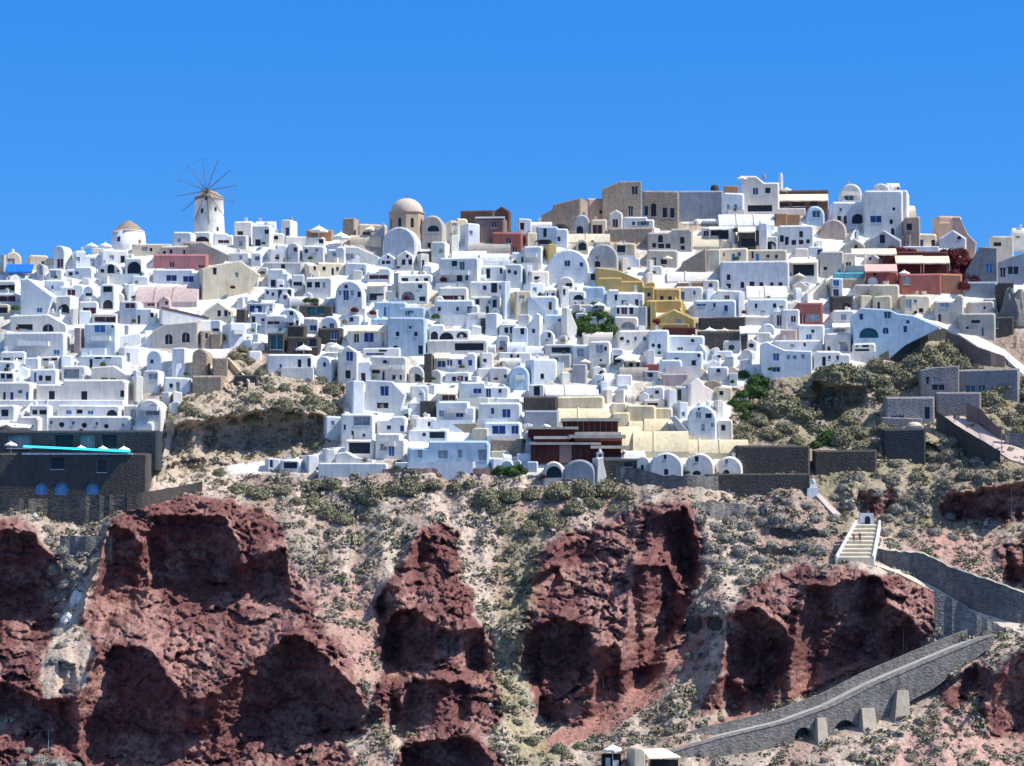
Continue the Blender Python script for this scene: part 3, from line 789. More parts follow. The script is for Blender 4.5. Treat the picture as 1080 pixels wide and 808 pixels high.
def facade_y(ol, hs, d, mat, rt, reveal=None):
    # general outline: extrude down at its lowest points is not needed, the outline is the silhouette
    c = .22; n = len(ol); mb = MB()
    cu = sum(p[0] for p in ol) / n; cz = sum(p[1] for p in ol) / n
    big = max(max(p[0] for p in ol) - min(p[0] for p in ol), .1)
    zmin = min(p[1] for p in ol)
    full = [(u, z if z > zmin + .6 else z - 2.2) for u, z in ol]
    ins = [(cu + (u - cu) * (1 - 2 * c / big), z - (c if z > cz else 0)) for u, z in full]
    good = []
    for t, x, z, ww, hh, pc in hs:
        hp = hole_pts(t, x, z, ww, hh)
        if all(inside((x + (p[0] - x) * 1.08, z + (p[1] - z) * 1.08), ins) for p in hp) and \
           not any(abs(x - g[1]) < (ww + g[3]) / 2 + .05 and abs(z - g[2]) < (hh + g[4]) / 2 + .05 for g in good):
            good.append((t, x, z, ww, hh, pc, hp))
    loops = [[Vector((u, z, 0)) for u, z in ins]] + [[Vector((u, z, 0)) for u, z in g[6]] for g in good]
    fp = [p for lp in loops for p in lp]
    mb.v += [(p[0], 0, p[1]) for p in fp]
    for tri in tessellate_polygon(loops):
        a, b, e = [fp[k] for k in tri]
        cr = (b[0] - a[0]) * (e[1] - a[1]) - (b[1] - a[1]) * (e[0] - a[0])
        mb.f.append(tri if cr > 0 else tri[::-1]); mb.m.append(0)
    i1 = len(mb.v); mb.v += [(u, c, z) for u, z in full]; i2 = len(mb.v); mb.v += [(u, d, z) for u, z in full]
    for k in range(n):
        k2 = (k + 1) % n
        mb.f += [(k2, k, i1 + k, i1 + k2), (i1 + k2, i1 + k, i2 + k, i2 + k2)]; mb.m += [0, 0]
    mb.f.append(tuple(i2 + k for k in reversed(range(n)))); mb.m.append(0)
    off = n
    for g in good:
        rv = reveal or (.28 if g[3] * g[4] < 5 else .9); m_ = len(g[6])
        j = len(mb.v); mb.v += [(u, rv, z) for u, z in g[6]]
        for k in range(m_):
            k2 = (k + 1) % m_
            mb.f.append((off + k, off + k2, j + k2, j + k)); mb.m.append(0)
        off += m_
        hp2 = [(g[1] + (p[0] - g[1]) * 1.02, g[2] + (p[1] - g[2]) * 1.02) for p in g[6]]
        fr = MB()
        fr.face([(u, rv - .02, z) for u, z in hp2], 1)
        x, z, ww, hh = g[1:5]; q = min(.1, ww * .12)
        fr.box(x - ww / 2, x - ww / 2 + q, rv - .1, rv - .03, z - hh / 2, z + hh * .3)
        fr.box(x + ww / 2 - q, x + ww / 2, rv - .1, rv - .03, z - hh / 2, z + hh * .3)
        if ww > 1 and rv < .5: fr.box(x - .04, x + .04, rv - .1, rv - .03, z - hh / 2, z + hh * .45)
        fr.build('window', [MATS['frame_white'], PM(g[5])], rt)
    mb.build('wall', mat, rt)

def awning(x0, x1, yt, yb, canvas):
    rt, fx, Y, z0, phi, k, hx0, hyb, ax = LAST[0]
    u0 = (ax + (x0 - hx0) / k - fx) / math.cos(phi); u1 = (ax + (x1 - hx0) / k - fx) / math.cos(phi)
    zt = (hyb - yt) / k; zb = (hyb - yb) / k; out = max(1.6, (zt - zb) * 1.1)
    mb = MB(); n = max(2, int((u1 - u0) / .8))
    for i in range(n):
        a = u0 + (u1 - u0) * i / n; b = u0 + (u1 - u0) * (i + 1) / n; s_ = random.uniform(-.04, .04)
        mb.face([(a, -out, zb + s_), (b, -out, zb + s_), (b, -.05, zt), (a, -.05, zt)])
        mb.face([(a, -.05, zt - .06), (b, -.05, zt - .06), (b, -out, zb + s_ - .06), (a, -out, zb + s_ - .06)])
        mb.face([(a, -out, zb + s_ - .28), (b, -out, zb + s_ - .28), (b, -out, zb + s_), (a, -out, zb + s_)])
    for u in (u0 + .05, u1 - .05): mb.tube((u, -out + .1, zb - 2.2), (u, -out + .1, zb), .05, 5)
    mb.build('awning', MATS[canvas], rt)

def parasol_mesh(r, hc, canvas):
    rt = empty('parasol', (0, 0, 0))
    mb = MB(); n = 8
    rim = [(r * math.cos(2 * math.pi * k / n), r * math.sin(2 * math.pi * k / n)) for k in range(n)]
    for k in range(n):
        a, b = rim[k], rim[(k + 1) % n]
        mid = ((a[0] + b[0]) * .49, (a[1] + b[1]) * .49)
        mb.face([(a[0], a[1], 0), (mid[0], mid[1], .03), (0, 0, hc)]); mb.face([(mid[0], mid[1], .03), (b[0], b[1], 0), (0, 0, hc)])
        mb.face([(a[0], a[1], -.2), (b[0], b[1], -.2), (b[0], b[1], 0), (a[0], a[1], 0)])
    mb.build('canopy', MATS[canvas], rt)
    p = MB(); p.tube((0, 0, -2.3), (0, 0, hc + .15), .05, 6); p.lathe([(.35, -2.35), (.35, -2.25), (.05, -2.2)], 8)
    p.build('pole', MATS['frame_white'], rt)
    return rt
PAR = {}
PARASOLS = []
def parasol(x0, x1, yt, yb, code):
    cv = {'w': 'canvas_white', 'c': 'canvas_cream'}.get(code, 'canvas_white')
    Y = depth(yb + 6) - 2.5
    A = at(x0, yb, Y); B = at(x1, yb, Y); r = (B.x - A.x) / 2; hc = max(at(x0, yt, Y).z - A.z, .45)
    if cv not in PAR: PAR[cv] = parasol_mesh(1.0, .5, cv); o = PAR[cv]
    else: o = copy_tree(PAR[cv])
    o.location = ((A.x + B.x) / 2, Y, A.z); o.scale = (r, r, max(.8, min(hc / .5, r)))
    o.rotation_euler = (R(random.uniform(-3, 3)), R(random.uniform(-3, 3)), random.random())
    PARASOLS.append((o, (x0 + x1) / 2, yb, code))
    return o

STAIRS = []
def stairs(xa, ya, xb, yb, code='w', wd=1.5, note=None, kind='white stepped footpath', parapet=True):
    """flight between two points of the hillside, treads and a low side wall"""
    a = at(xa, ya, ground(xa, ya).y - .5); b = at(xb, yb, ground(xb, yb).y - .5)
    if a.z > b.z: a, b = b, a
    d = b - a; hl = Vector((d.x, d.y, 0)); L_ = hl.length; di = hl.normalized(); sd_ = Vector((-di.y, di.x, 0))
    if sd_.y > 0: sd_ = -sd_
    n = max(3, int(d.z / .3)); mb = MB()
    rt = empty('stairway', a)
    def add(m_, t0, t1, s0, s1, zlo, zhi0, zhi1):
        P_ = [di * t0 + sd_ * s0, di * t1 + sd_ * s0, di * t1 + sd_ * s1, di * t0 + sd_ * s1]
        i = len(m_.v)
        m_.v += [(p.x, p.y, zlo) for p in P_] + [(P_[0].x, P_[0].y, zhi0), (P_[1].x, P_[1].y, zhi1), (P_[2].x, P_[2].y, zhi1), (P_[3].x, P_[3].y, zhi0)]
        for q in ((3, 2, 1, 0), (4, 5, 6, 7), (0, 1, 5, 4), (1, 2, 6, 5), (2, 3, 7, 6), (3, 0, 4, 7)):
            m_.f.append(tuple(i + c for c in q)); m_.m.append(0)
    for i in range(n):
        add(mb, L_ * i / n, L_ * (i + 1) / n, 0, wd, d.z * i / n - 2.5, d.z * (i + 1) / n, d.z * (i + 1) / n)
    mb.build('steps', wallmat(code), rt)
    if parapet:
        m2 = MB(); m = 6
        for i in range(m):
            add(m2, L_ * i / m, L_ * (i + 1) / m, wd, wd + .35, d.z * i / m - 2.5, d.z * i / m + .7, d.z * (i + 1) / m + .7)
        m2.build('parapet', wallmat('w' if code == 'w' else code), rt)
    STAIRS.append((rt, (xa + xb) / 2, (ya + yb) / 2, kind, note))
    return rt

def dome_on(x0, x1, yt, yb, code):
    rt, fx, Y, z0, phi, k, hx0, hyb, ax = LAST[0]
    u = (ax + ((x0 + x1) / 2 - hx0) / k - fx) / math.cos(phi); r = (x1 - x0) / k / 2
    zb = (hyb - yb) / k; hh = (yb - yt) / k
    mb = MB(); mb.lathe([(r, zb - .8), (r, zb)] + [(r * math.cos(a), zb + hh * math.sin(a)) for a in [math.pi / 2 * q / 7 for q in range(1, 8)]], 20, u, r + .6)
    mb.build('dome', wallmat(code), rt, smooth=True)

def parse(txt):
    ox = oy = 0; sc = 1
    for ln in txt.strip().split('\n'):
        ln = ln.strip()
        if not ln: continue
        if ln[0] == '[':
            a = ln.strip('[]').split(); ox, oy, sc = float(a[0]), float(a[1]), float(a[2]); continue
        note = None
        if '#' in ln: ln, note = ln.split('#'); note = note.strip()
        t = ln.split(); k = t[0]
        X = lambda v: ox + float(v) / sc
        Yp = lambda v: oy + float(v) / sc
        if k == 'AW':
            awning(X(t[1]), X(t[2]), Yp(t[3]), Yp(t[4]), {'w': 'canvas_white', 'c': 'canvas_cream', 'p': 'canvas_pink', 'b': 'canvas_blue'}[t[5]]); continue
        if k == 'P': parasol(X(t[1]), X(t[2]), Yp(t[3]), Yp(t[4]), t[5]); continue
        if k == 'T': stairs(X(t[1]), Yp(t[2]), X(t[3]), Yp(t[4]), t[5] if len(t) > 5 else 'w', note=note); continue
        if k == 'D': dome_on(X(t[1]), X(t[2]), Yp(t[3]), Yp(t[4]), t[5]); continue
        pl = None; i = 1
        if k == 'Y':
            pl = []
            while ',' in t[i] and t[i][0] in '-0123456789':
                a, b = t[i].split(','); pl.append((X(a), Yp(b))); i += 1
            x0 = min(p[0] for p in pl); x1 = max(p[0] for p in pl); y0 = min(p[1] for p in pl); y1 = max(p[1] for p in pl)
        else:
            x0, x1, y0, y1 = X(t[1]), X(t[2]), Yp(t[3]), Yp(t[4]); i = 5
        code = t[i]; i += 1
        yaw = None; wins = []; cop = None
        for q in t[i:]:
            if q[0] == '@': yaw = float(q[1:])
            elif q[0] == '+': cop = {'w': MATS['wall_white'], 'r': MATS['roof_dark'], 'c': MATS['wall_cream']}[q[1]]
            else:
                a = q[2:].split(',')
                wins.append((q[0], q[1], X(a[0]), Yp(a[1]), float(a[2]) / sc, float(a[3]) / sc))
        if k == 'Y' and yaw is None: yaw = random.choice([-8, -4, 0, 4])
        house(k, x0, x1, y0, y1, code, yaw, wins, note, pl, coping=cop)
parse('''
[0 230 7.2]
F 0 48 275 420 g @-5 rk20,345,45,40
V 25 160 255 385 c @18 rg80,330,50,40 # cream vaulted chapel behind the bright blue canopy at the far left
F 50 260 385 425 w @0
AW 50 258 350 415 b
F 210 410 282 372 c @18
V 275 368 345 465 g @-5 ag322,400,40,60
F 365 500 385 472 w @-4 rg390,420,40,50
V 400 550 208 390 w @-14 rm465,345,45,60 rg520,380,30,40
F 545 770 250 375 w @20 rg580,315,25,30 rg700,335,30,50
F 755 1010 240 350 w @18 rg850,300,30,30
V 735 960 335 455 w @-4 ak840,385,50,70 rk775,400,25,25 rk907,402,30,25
F 490 740 370 455 w @-10
F 700 860 230 258 w @10
F 945 1120 300 452 w @-3 ak1035,375,150,95 # white house with one very wide dark arch, below the squat round mill
P 645 745 170 212 w
P 750 850 170 210 w
F 330 540 470 590 w @-6
F 455 650 500 600 w @4 rm540,565,55,40
V 630 752 515 640 w @-6 rk690,580,55,20
F 595 752 630 765 w @6 rm700,705,100,45
F 420 600 590 732 w @-10 ak510,690,120,80
F 755 942 500 690 w @-12 rk845,540,165,45 ak825,655,70,60
F 940 1025 500 625 w @24
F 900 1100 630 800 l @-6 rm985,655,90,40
Y 150,735 150,462 205,455 405,595 340,735 w @-4 rb300,700,40,30 # large blank white house with a diagonal sloping roofline at the left
F -30 155 470 568 w @-3 rk75,535,150,50
F -30 157 568 652 w @-3 rm65,615,145,42
F -30 92 652 745 c @0 rk40,700,80,40
T 340 725 402 605
T 395 735 445 625
F 530 592 690 810 w @24
F 695 912 722 806 w @-2 rm805,770,200,38
F 600 690 700 806 w @10
[0 330 7.2]
Y 70,140 70,20 365,10 505,95 505,140 w @-4 rk185,110,125,45 ak365,115,90,50 # long white house with a wide dark opening and a half-round window, left side
F 25 545 145 325 w @-3 rb430,300,40,30 # broad blank white wall house under the one with the half-round window
F -20 32 150 290 w @22
T 525 350 570 130
F 560 640 110 300 p @-12
F 635 947 80 305 w @-5 rb755,115,75,48 rk885,97,28,20 # plain square white house with a single blue window high up
F 900 1060 255 375 w @24
Y 820,230 900,175 1060,150 1080,240 960,260 840,250 w @20
F 0 215 290 365 w @0 rk50,350,50,15 rk135,347,60,16
F 305 475 330 400 w @-4 rk345,355,40,15 rk420,352,40,15
F 600 965 320 420 w @-3 rk745,343,50,15 rk820,342,50,14
F -30 150 365 455 w @-4
F -30 140 445 522 w @-3 rk20,480,30,35 rk75,478,50,40
T 150 505 190 370
F 225 462 425 525 w @-3 rk307,495,28,36 rk365,497,42,36 rk423,495,32,36
F 462 682 400 515 w @-3 rg540,460,120,60
Y 690,560 690,412 860,400 960,465 1000,465 1000,560 w @-2 rk790,505,42,22 rk858,508,38,22 # white house with a stepped sloping parapet and two small dark slits
F -30 282 525 675 w @-3
F 270 1002 505 675 w @-2 rk390,625,42,56 rk638,628,42,58 rk928,615,28,44 # very long pale terrace block with three small dark windows above the dark hotel
F 1000 1085 480 665 w @24
F -30 962 662 706 w @-2 # long narrow white balcony ledge under the three-windowed terrace block
F -30 152 700 815 w @-4 rk35,760,50,45
F 222 402 700 815 w @-3 rk262,755,35,32 rk330,755,50,32
F 430 942 698 815 w @-2 rb520,755,38,26 rk602,750,42,28 rb687,757,38,26 ak850,765,85,60
T 95 800 185 710
T 372 790 442 710
F 935 1085 698 812 w @-6 ag1040,765,40,60
[0 380 4.489]
F 190 640 262 345 w @-2 rb240,295,12,16 ok290,305,24,24 rb345,298,14,14 ok398,308,24,24 rb458,300,12,14 ok503,312,22,20 rg582,308,12,15 # white balcony wall with a row of small round openings above the turquoise pool
F 45 205 265 328 w @-3 rg90,315,14,14 rg120,315,14,14 rg150,315,14,14
F -30 52 258 335 w @18
F 625 742 290 352 w @-4
V 640 800 182 292 w @-5 ag735,235,80,60
[140 200 7.2]
F 300 480 320 425 w @-6 rg350,385,25,25
F 455 612 320 402 w @-4 ak535,380,108,40 # white house with a low dark arch at the foot of the windmill
F 610 762 330 412 w @8 rm690,395,85,22
F 760 900 345 442 w @-10 rg820,410,28,34
F 380 600 392 520 t @-10
V 315 425 435 495 t @-5 ak368,470,80,34
F 200 485 425 525 c @-8
Y 430,485 430,405 520,395 735,500 620,560 c2 @-4
F -5 305 410 492 c @4 rg90,450,40,30
F 155 592 490 602 p3 @-3 rm295,572,35,36 rm520,588,38,24 # long rose-pink house with two small maroon windows, below the windmill
F 150 530 602 705 w @-2 rn293,672,72,40 rn422,680,72,40 # white house with two wide navy windows under the rose-pink house
F 500 672 705 802 g @-6 rg590,770,40,25
Y 535,800 530,605 640,570 820,535 850,560 965,640 835,800 c @14 rm625,622,28,46 ak862,605,96,96 rg788,645,20,32 # big cream house with one dark arched window and a sloping roofline
F -5 130 655 725 w @4
F 765 932 240 348 w @-4 rk815,330,40,28
S 930 1092 235 320 w @0 rn1015,312,38,42
F 905 1080 270 432 w @-4 rk950,402,38,44 rk1050,320,30,30
F 720 902 480 542 w @-4 rg820,515,22,30
F 898 1000 478 575 w @-6 rn945,522,32,28
F 985 1040 560 615 w @10
F 820 980 640 735 w @-6
[140 300 7.2]
R 15 525 0 158 p @-3 # long pale pinkish barrel-vaulted roof below the rose-pink house
G 195 315 88 188 p @-8 rm257,142,22,25
F 0 202 130 192 p @-4 rm150,150,50,20
F -5 215 178 302 w @-6
Y 222,300 222,182 575,255 575,330 w @14 +r # white house with a long sloping dark red roof edge
G 540 792 130 275 c @-4 rk655,220,24,42 rk707,220,24,42 rk752,222,22,38 rm705,155,20,18 # cream gabled house with three narrow dark windows in a row
F 785 882 190 312 d @-5
F 480 605 270 362 w @24
F 585 692 270 362 w @-6 rk630,345,80,20
F 680 862 290 455 w @24 rk820,375,20,25
Y 145,478 145,350 240,300 495,280 495,478 c4 @-3 ak272,415,55,76 ak402,402,58,76 # sand-grey stone house with two large dark arched windows
F 495 592 350 480 t @16 rm560,392,20,38
F 590 702 370 485 t @-6
V 450 612 488 700 t @-3 # round-topped tan stone bastion beside the sand-grey house
F 605 722 558 700 t @6
F 448 712 688 815 t @-4 # tan stone base block under the round-topped bastion
F 768 970 688 765 d @-6
V 100 302 498 690 w @-14
F 295 462 478 690 w @-8
F -5 62 655 812 w @20
F 78 242 650 815 w @-4 rg160,700,60,40
F 235 445 705 815 w @6
V 300 400 600 705 w @18
T 780 580 942 760 c
V 860 985 110 200 w @-6 rk920,150,26,24
F 870 1085 140 218 g @-4 rn920,185,84,44 rn1035,180,76,50
F 885 1085 215 295 w @-4 rk915,265,28,42 rm1040,270,70,22
[280 220 7.2]
F 115 242 85 215 w @-16 rn205,175,28,54
F 0 142 185 262 w @8
F 308 522 160 235 o @-4 rm335,225,50,18 # terracotta building under a white pyramid parasol on the skyline
P 335 475 118 165 w
P 500 645 170 215 w
F 585 708 70 205 t @-8 # small square stone tower on the skyline left of the domed church
F 700 922 118 215 c @6 rk770,190,60,20
P 740 860 125 162 c
S 640 892 195 275 c @-3
F 140 452 215 275 w @12 rk430,245,32,30
V 165 288 258 405 w @-6 rm230,312,26,30
F 12 172 270 402 w @12 rg92,370,25,35
F 278 472 280 402 w @-4 rm307,322,28,28 rg387,315,24,22
F 465 642 288 410 w @-10 og520,345,30,30
Y 560,410 560,285 700,290 865,368 865,410 w @-2 rg640,365,55,42
F -10 292 405 492 g @-3
F 12 202 455 595 w @-3 rk57,567,34,46 rk112,567,36,46
F 198 297 500 612 w @4 rk240,572,66,28
F 290 605 408 515 c @18
V 302 442 438 525 w @-12
F 600 792 410 505 w @-5 rg735,465,20,25 rk715,492,60,12
F 298 535 518 672 w @-4 rk328,578,36,38 rk393,578,36,38 rg443,580,20,36
F -10 225 600 682 w @-3
V 105 198 638 718 w @-6 rm148,675,26,26
V 528 782 545 800 w @-5 rn610,658,38,66 rg562,640,22,36 rg657,640,24,36 rk725,652,36,54 rk610,592,24,26 # tall white arch-fronted villa with five blue and dark windows
F 770 972 450 562 w @-4 rm860,520,150,28
F 770 932 560 705 w @-4 rk845,670,140,46
AW 775 925 560 590 c
G 868 1002 335 435 w @-6 rm930,370,26,28 rk882,408,22,26 rk930,408,32,22 rg978,405,20,26
F 972 1032 488 645 g @-14
F 200 522 735 815 d @-2 rt380,770,140,50
F 825 1085 705 815 b @-3
T 785 806 855 705
[280 320 7.2]
V 98 302 35 225 w @-4 rk195,75,32,32 rk192,145,28,46 rk250,147,18,32 # white arched house with dark door left of the dark green pool wall
F -10 188 85 235 w @-3 rm60,148,95,24
F 288 422 112 225 w @-3 rn368,188,48,36
V 410 578 95 205 w @-4 rn503,172,32,36
F 15 168 225 382 d @-2 rt90,300,120,100
F 165 322 168 295 d @-4
F 160 425 250 385 d @-2 rk360,300,60,60 rk270,330,60,60
F 398 595 188 305 d @-4 rn520,245,42,50
P 225 355 285 345 w
P 470 600 280 335 w
F 8 382 383 525 w @-2 rk258,455,26,52 rk360,450,28,66
V 380 562 398 545 w @-16
G 545 738 318 605 w @-4 rn637,402,48,62 rk625,540,36,56 # white gabled house with a royal blue shuttered window above the scrub
F 625 912 172 335 w @-3 rn785,258,66,72 rm690,265,36,56 rk825,245,32,36
AW 630 905 165 212 c
F 855 1000 160 345 w @18
F 800 1085 108 255 b @-3
F 1000 1085 265 372 q @-3 # small turquoise plunge pool wall right of the shaded awning terrace
F 735 1035 338 402 w @-3 rk890,355,56,14 rn830,385,140,14
F 790 1055 398 585 w @-4 ak822,508,56,44 rk975,562,26,40 rk1022,562,26,40
F 665 805 438 600 w @4
Y 745,805 760,580 960,590 1062,690 1010,805 w @-3 rn903,665,58,62 rk890,775,80,36 # white house with a sloping right wall and a square blue window
F 608 752 588 815 w @18 # bright white windowless house beside the olive scrub
[280 400 7.2]
F 438 582 280 402 w @12
F 568 852 262 465 w @-3 rg730,310,150,70 rn600,365,18,38
F 598 842 458 595 w @-2 rk712,520,206,100 # low white house with one very wide black recess
F 842 1085 278 415 w @-3 rn937,367,30,28 rn1040,375,28,42
F 832 1085 408 605 w @-3 rb957,545,38,78 rg895,515,44,44 # white house with a bright blue door beside the wide black recess
Y 525,642 530,560 610,550 680,590 820,612 820,642 w @-10
F 398 935 638 705 w @-2 # long low white parapet wall along the foot of the town
F 280 402 578 705 w @22
F 108 282 608 705 w @-3 rk190,655,140,50
F -5 112 598 695 w @16 rn33,632,24,52
[410 190 7.2]
F 220 332 540 615 d @-3
F 545 805 228 330 r @-3 # long low dark brown roofed building on the skyline
G 800 932 198 305 r @-6
F 435 602 290 382 c @18 rg500,340,40,30
F 540 692 330 525 w @22 rg610,400,26,30
F 440 532 418 545 w @18
F 655 900 290 475 r2 @-5 rm800,340,38,38 rm672,430,28,58 +w # mauve-brown square house with a bright white roof band
F 785 1028 395 555 p2 @-4 rm910,462,36,34 rm958,528,38,32 # dusky red cube house with two dark windows below the dark brown roof
S 602 932 468 572 c2 @-3
F 970 1085 292 425 w @4 rk1013,350,28,48
F 318 472 468 625 w @-10
G 60 218 533 685 w @-6 rk112,622,26,38 rk163,622,26,38 rk140,577,22,26 # small white gabled chapel with three dark windows under the domed church
F 200 305 558 685 w @20 rk246,640,18,58
R 478 745 528 625 w @-2
S 690 922 548 685 w @-2
F 378 722 588 812 w @-8 rk498,632,38,38 rt557,650,34,56 rk537,740,40,52 rt592,742,24,38
F 708 892 648 765 w @-4 rk755,708,28,66 rk858,690,26,52
F 888 1032 638 810 w @-5 ok910,692,24,28 ok962,702,24,34
F 1020 1088 648 810 w @12 ok1052,710,24,34
F 70 342 718 805 w @-3 rk115,755,56,22
V 188 312 722 775 w @-4
F 930 1085 548 645 w @-3
[410 290 7.2]
F 72 322 48 205 w @-3 ag145,158,120,80 rk255,182,42,32
F -10 288 203 322 b @-2 rt140,292,95,34 # pale blue wall with a turquoise pool edge in the middle of the town
F -10 302 320 605 b @-3
F -10 62 368 562 w @22
F 92 292 500 572 q @-2 # turquoise pool front just left of the white arcade
F 372 612 88 205 w @-3 rm500,175,210,42
F 345 702 188 345 w @-4
V 392 502 223 315 w @-8
S 578 742 278 382 g @-3
F 608 892 48 172 w @-3 rk800,98,42,66 rn728,97,28,32 rn852,94,24,32
F 608 852 163 305 w @-4 rk673,207,28,42 rg765,205,24,28 rk815,218,36,66
F 733 862 288 455 w @-10
F 853 922 48 325 w @24
F 900 1085 118 325 c @14 rg1010,170,36,26 # large plain creamy white wall house in the centre of the town
G 753 838 368 452 n @-4 # tiny mint green gabled house between white houses
F 303 632 373 515 w @-3 ak330,470,50,84 ak437,468,110,60 ak568,455,86,46 # white arcade house with three big dark arches
P 635 697 342 396 w
F 698 738 328 435 d @-4
F 288 762 488 595 w @-2 rk620,545,260,58 # white terrace house with one long black opening, directly under the white arcade
F 268 348 598 810 d @-3
F 343 682 588 725 w @-3 rn400,677,56,42 rn462,674,36,56 rn540,665,28,34 rn618,667,28,40
AW 350 468 590 635 c
F 678 792 588 725 w @8 rn730,650,28,24
F 428 625 738 812 w @-3 rm495,790,30,32 rm547,787,34,36 rm607,790,24,32
V 308 432 718 812 w @-14
F -10 162 618 812 w @-4 rk38,778,24,34 rk85,778,26,34
V 148 295 688 812 w @-8 ak215,782,84,52
F 838 992 370 465 w @-4 rk893,420,28,38 rk935,418,30,44
D 845 945 340 374 w
F 983 1088 298 445 w @-6 rk1018,425,24,36
F 818 922 458 585 w @-4 rg865,522,38,42
S 898 1045 508 595 w @-2
F 838 1085 588 645 w @-2 rk932,614,20,24 rm977,617,28,22
S 838 1005 628 705 w @-2
V 913 1078 688 865 b @-3 at995,775,48,42 # pale blue arch-fronted house with a single teal fanlight
F 768 922 698 812 w @-4 rm887,770,22,24
[410 390 7.2]
F 528 925 92 245 w @-3 rn672,162,56,34 rn757,177,34,56 rm845,162,24,28
F 378 532 140 245 w @-3 rm480,212,90,36
AW 380 528 138 185 c
F 158 302 118 245 w @6
V 183 292 138 245 w @-5 an243,202,34,44
T 45 340 202 180
F 238 372 232 355 d @-3 
F 360 672 238 415 w @-3 rn538,330,52,52 rg400,332,36,42 # white house with one square royal blue window, centre of the lowest row
F 168 368 362 475 w @14
F 678 1015 248 405 w @-3 rn788,314,24,42 rn893,332,56,56 # white upper storey with blue balcony door and a row of round pots on its roof
F 718 1015 398 525 w @-3 rn835,457,104,56 rn958,457,56,64 # white lower storey with two wide navy openings over a stone base
F 668 1005 213 275 w @-2
F 408 685 403 475 t @-4
F 638 765 438 545 c @-4
F 148 462 453 545 w @-3 rk370,495,140,50
F 778 1030 523 645 t @-4 # tan stone retaining base under the navy-windowed house
F 145 778 538 745 b @-2 rg410,645,66,56 rg235,640,34,56 rg540,640,28,56 rg710,650,56,74 # long pale blue terrace house with faint grey windows at the foot of the town
F 45 662 703 750 w @-2
F 778 925 618 662 c @-4
[540 190 7.2]
Y 212,315 225,258 300,225 315,182 520,140 520,318 t2 @-16 # dark brown stone fortress wall with a stepped top on the skyline
F 520 745 138 295 pk @14 rm677,242,24,24 # sunlit peach cube house right of the stepped fortress wall
Y 685,275 685,62 820,8 985,8 985,275 t @-3 rk933,77,42,52 rk902,235,32,72 # tall tan mansion tower, the highest stone building on the skyline
F 183 358 350 495 b @-3 rk250,400,24,58 rk245,470,96,32
S 148 305 312 372 w @-2
F 298 435 368 505 w @-4 rn355,447,26,32
D 312 430 320 368 k
F 235 340 488 630 y @12 # small yellow-ochre cube house beside a blank white wall
F 85 248 498 665 w @-6
F 83 192 400 505 c @14
V 468 595 262 405 g @-3 ak515,378,46,50
F 583 722 298 425 c @4 rm622,375,66,74
R 425 745 398 485 c @-2
V 488 585 448 555 c @-3 ak525,502,56,56
V 268 595 523 765 w @-3 rn420,632,40,40 rn527,642,26,30 # broad white vaulted house with two small navy windows
V 578 815 483 705 g @-4 rg650,590,26,24 ak650,637,40,42 # grey wave-topped vaulted house above the ochre buildings
G 743 843 223 365 w @-4 rm785,327,36,54 # tiny white gabled chapel with a maroon door below the tan mansion
F 838 1080 278 362 w @-3 rg995,330,80,30
V 988 1078 272 355 w @-4
F 728 1080 358 465 t @-6
F 778 945 478 605 c @-4 rk815,512,66,56
F 813 882 588 695 w @20
Y 640,795 640,660 800,680 985,760 985,800 y @-3 # long low ochre wall stepping down to the right
F 93 285 688 812 w @18 rk190,745,40,24
V 348 475 733 812 w @-4 rk440,795,44,24
F 575 655 698 790 w @-3 rk615,735,32,44
[540 290 7.2]
F 88 252 58 175 w @18
F 248 345 108 205 w @-3 rk285,147,76,20
F 98 355 158 298 w @-4 rm290,235,24,52 # white house with a single tall maroon door, left of the green tree hollow
F 338 435 88 235 w @18 rk395,130,18,42
F 538 710 88 215 b @-3
F 428 565 118 225 w @-4 ak505,170,66,36
Y 410,250 435,250 500,400 480,480 410,440 w @24
F 243 415 298 405 b @-3 rb360,345,24,22
Y 90,530 90,420 190,285 215,300 215,530 w @-6 rm172,425,24,28 # white house with a sharp pointed roof edge like a spire
F 0 135 390 530 w @-4 rk78,428,28,42
V 213 335 418 535 w @-6 rk240,440,20,32 rk283,437,30,46
F 245 475 523 610 w @-3 rk378,570,170,44
F 283 455 598 695 g @-5
F 458 605 528 685 w @-3 rg520,590,46,56
F 585 758 498 725 w @-4 rg665,560,52,56 rk710,560,20,28 ok675,647,20,20 rg685,692,56,28 # tall narrow white three-storey house in the lower centre
S 535 765 428 515 w @-2
R -5 245 538 605 w @-2
F 98 345 638 812 w @14 rk230,770,26,36
F 458 575 678 812 g @-6
F 338 465 738 812 w @18
F 718 1005 108 245 w @-3 rk790,170,20,38 rk850,207,32,26 rm947,212,26,48 rg983,217,14,38
F 778 975 233 325 w @-3 rk800,270,24,46 rm852,270,40,46 rk907,270,26,46
F 773 965 315 425 w @-4 ag880,385,110,56
F 958 1060 238 415 g @-20
F 778 1065 418 565 w @6
P 862 978 620 652 c
P 510 600 620 660 c
P 780 880 600 635 w
P 612 708 195 230 w
F 858 985 648 705 w @-3 rk905,672,28,36 rk957,672,24,36
S 815 1035 698 795 c2 @-2
F 755 870 560 700 w @-10 rk800,640,60,50
F 1000 1085 565 720 w @4
[540 290 7.2]
F 640 1000 18 112 y @-3
F 985 1088 88 235 y @-6 rk1040,150,24,28
F 1048 1095 200 420 y @-3
[680 280 7.2]
F 55 335 440 482 y @-3
[540 400 7.2]
R 245 660 38 135 w @2 # white house with a broad roof sloping down to the right
F 128 252 38 132 w @-3 rk188,85,42,72
F 88 345 128 245 d @-2
F 93 362 238 375 gb @-3 # blue-grey block with horizontal ledges left of the maroon tiers
F 338 705 128 235 cc @-4
R 345 745 215 350 cc @0
F 745 872 178 250 c @6
F 745 895 250 355 cc @4
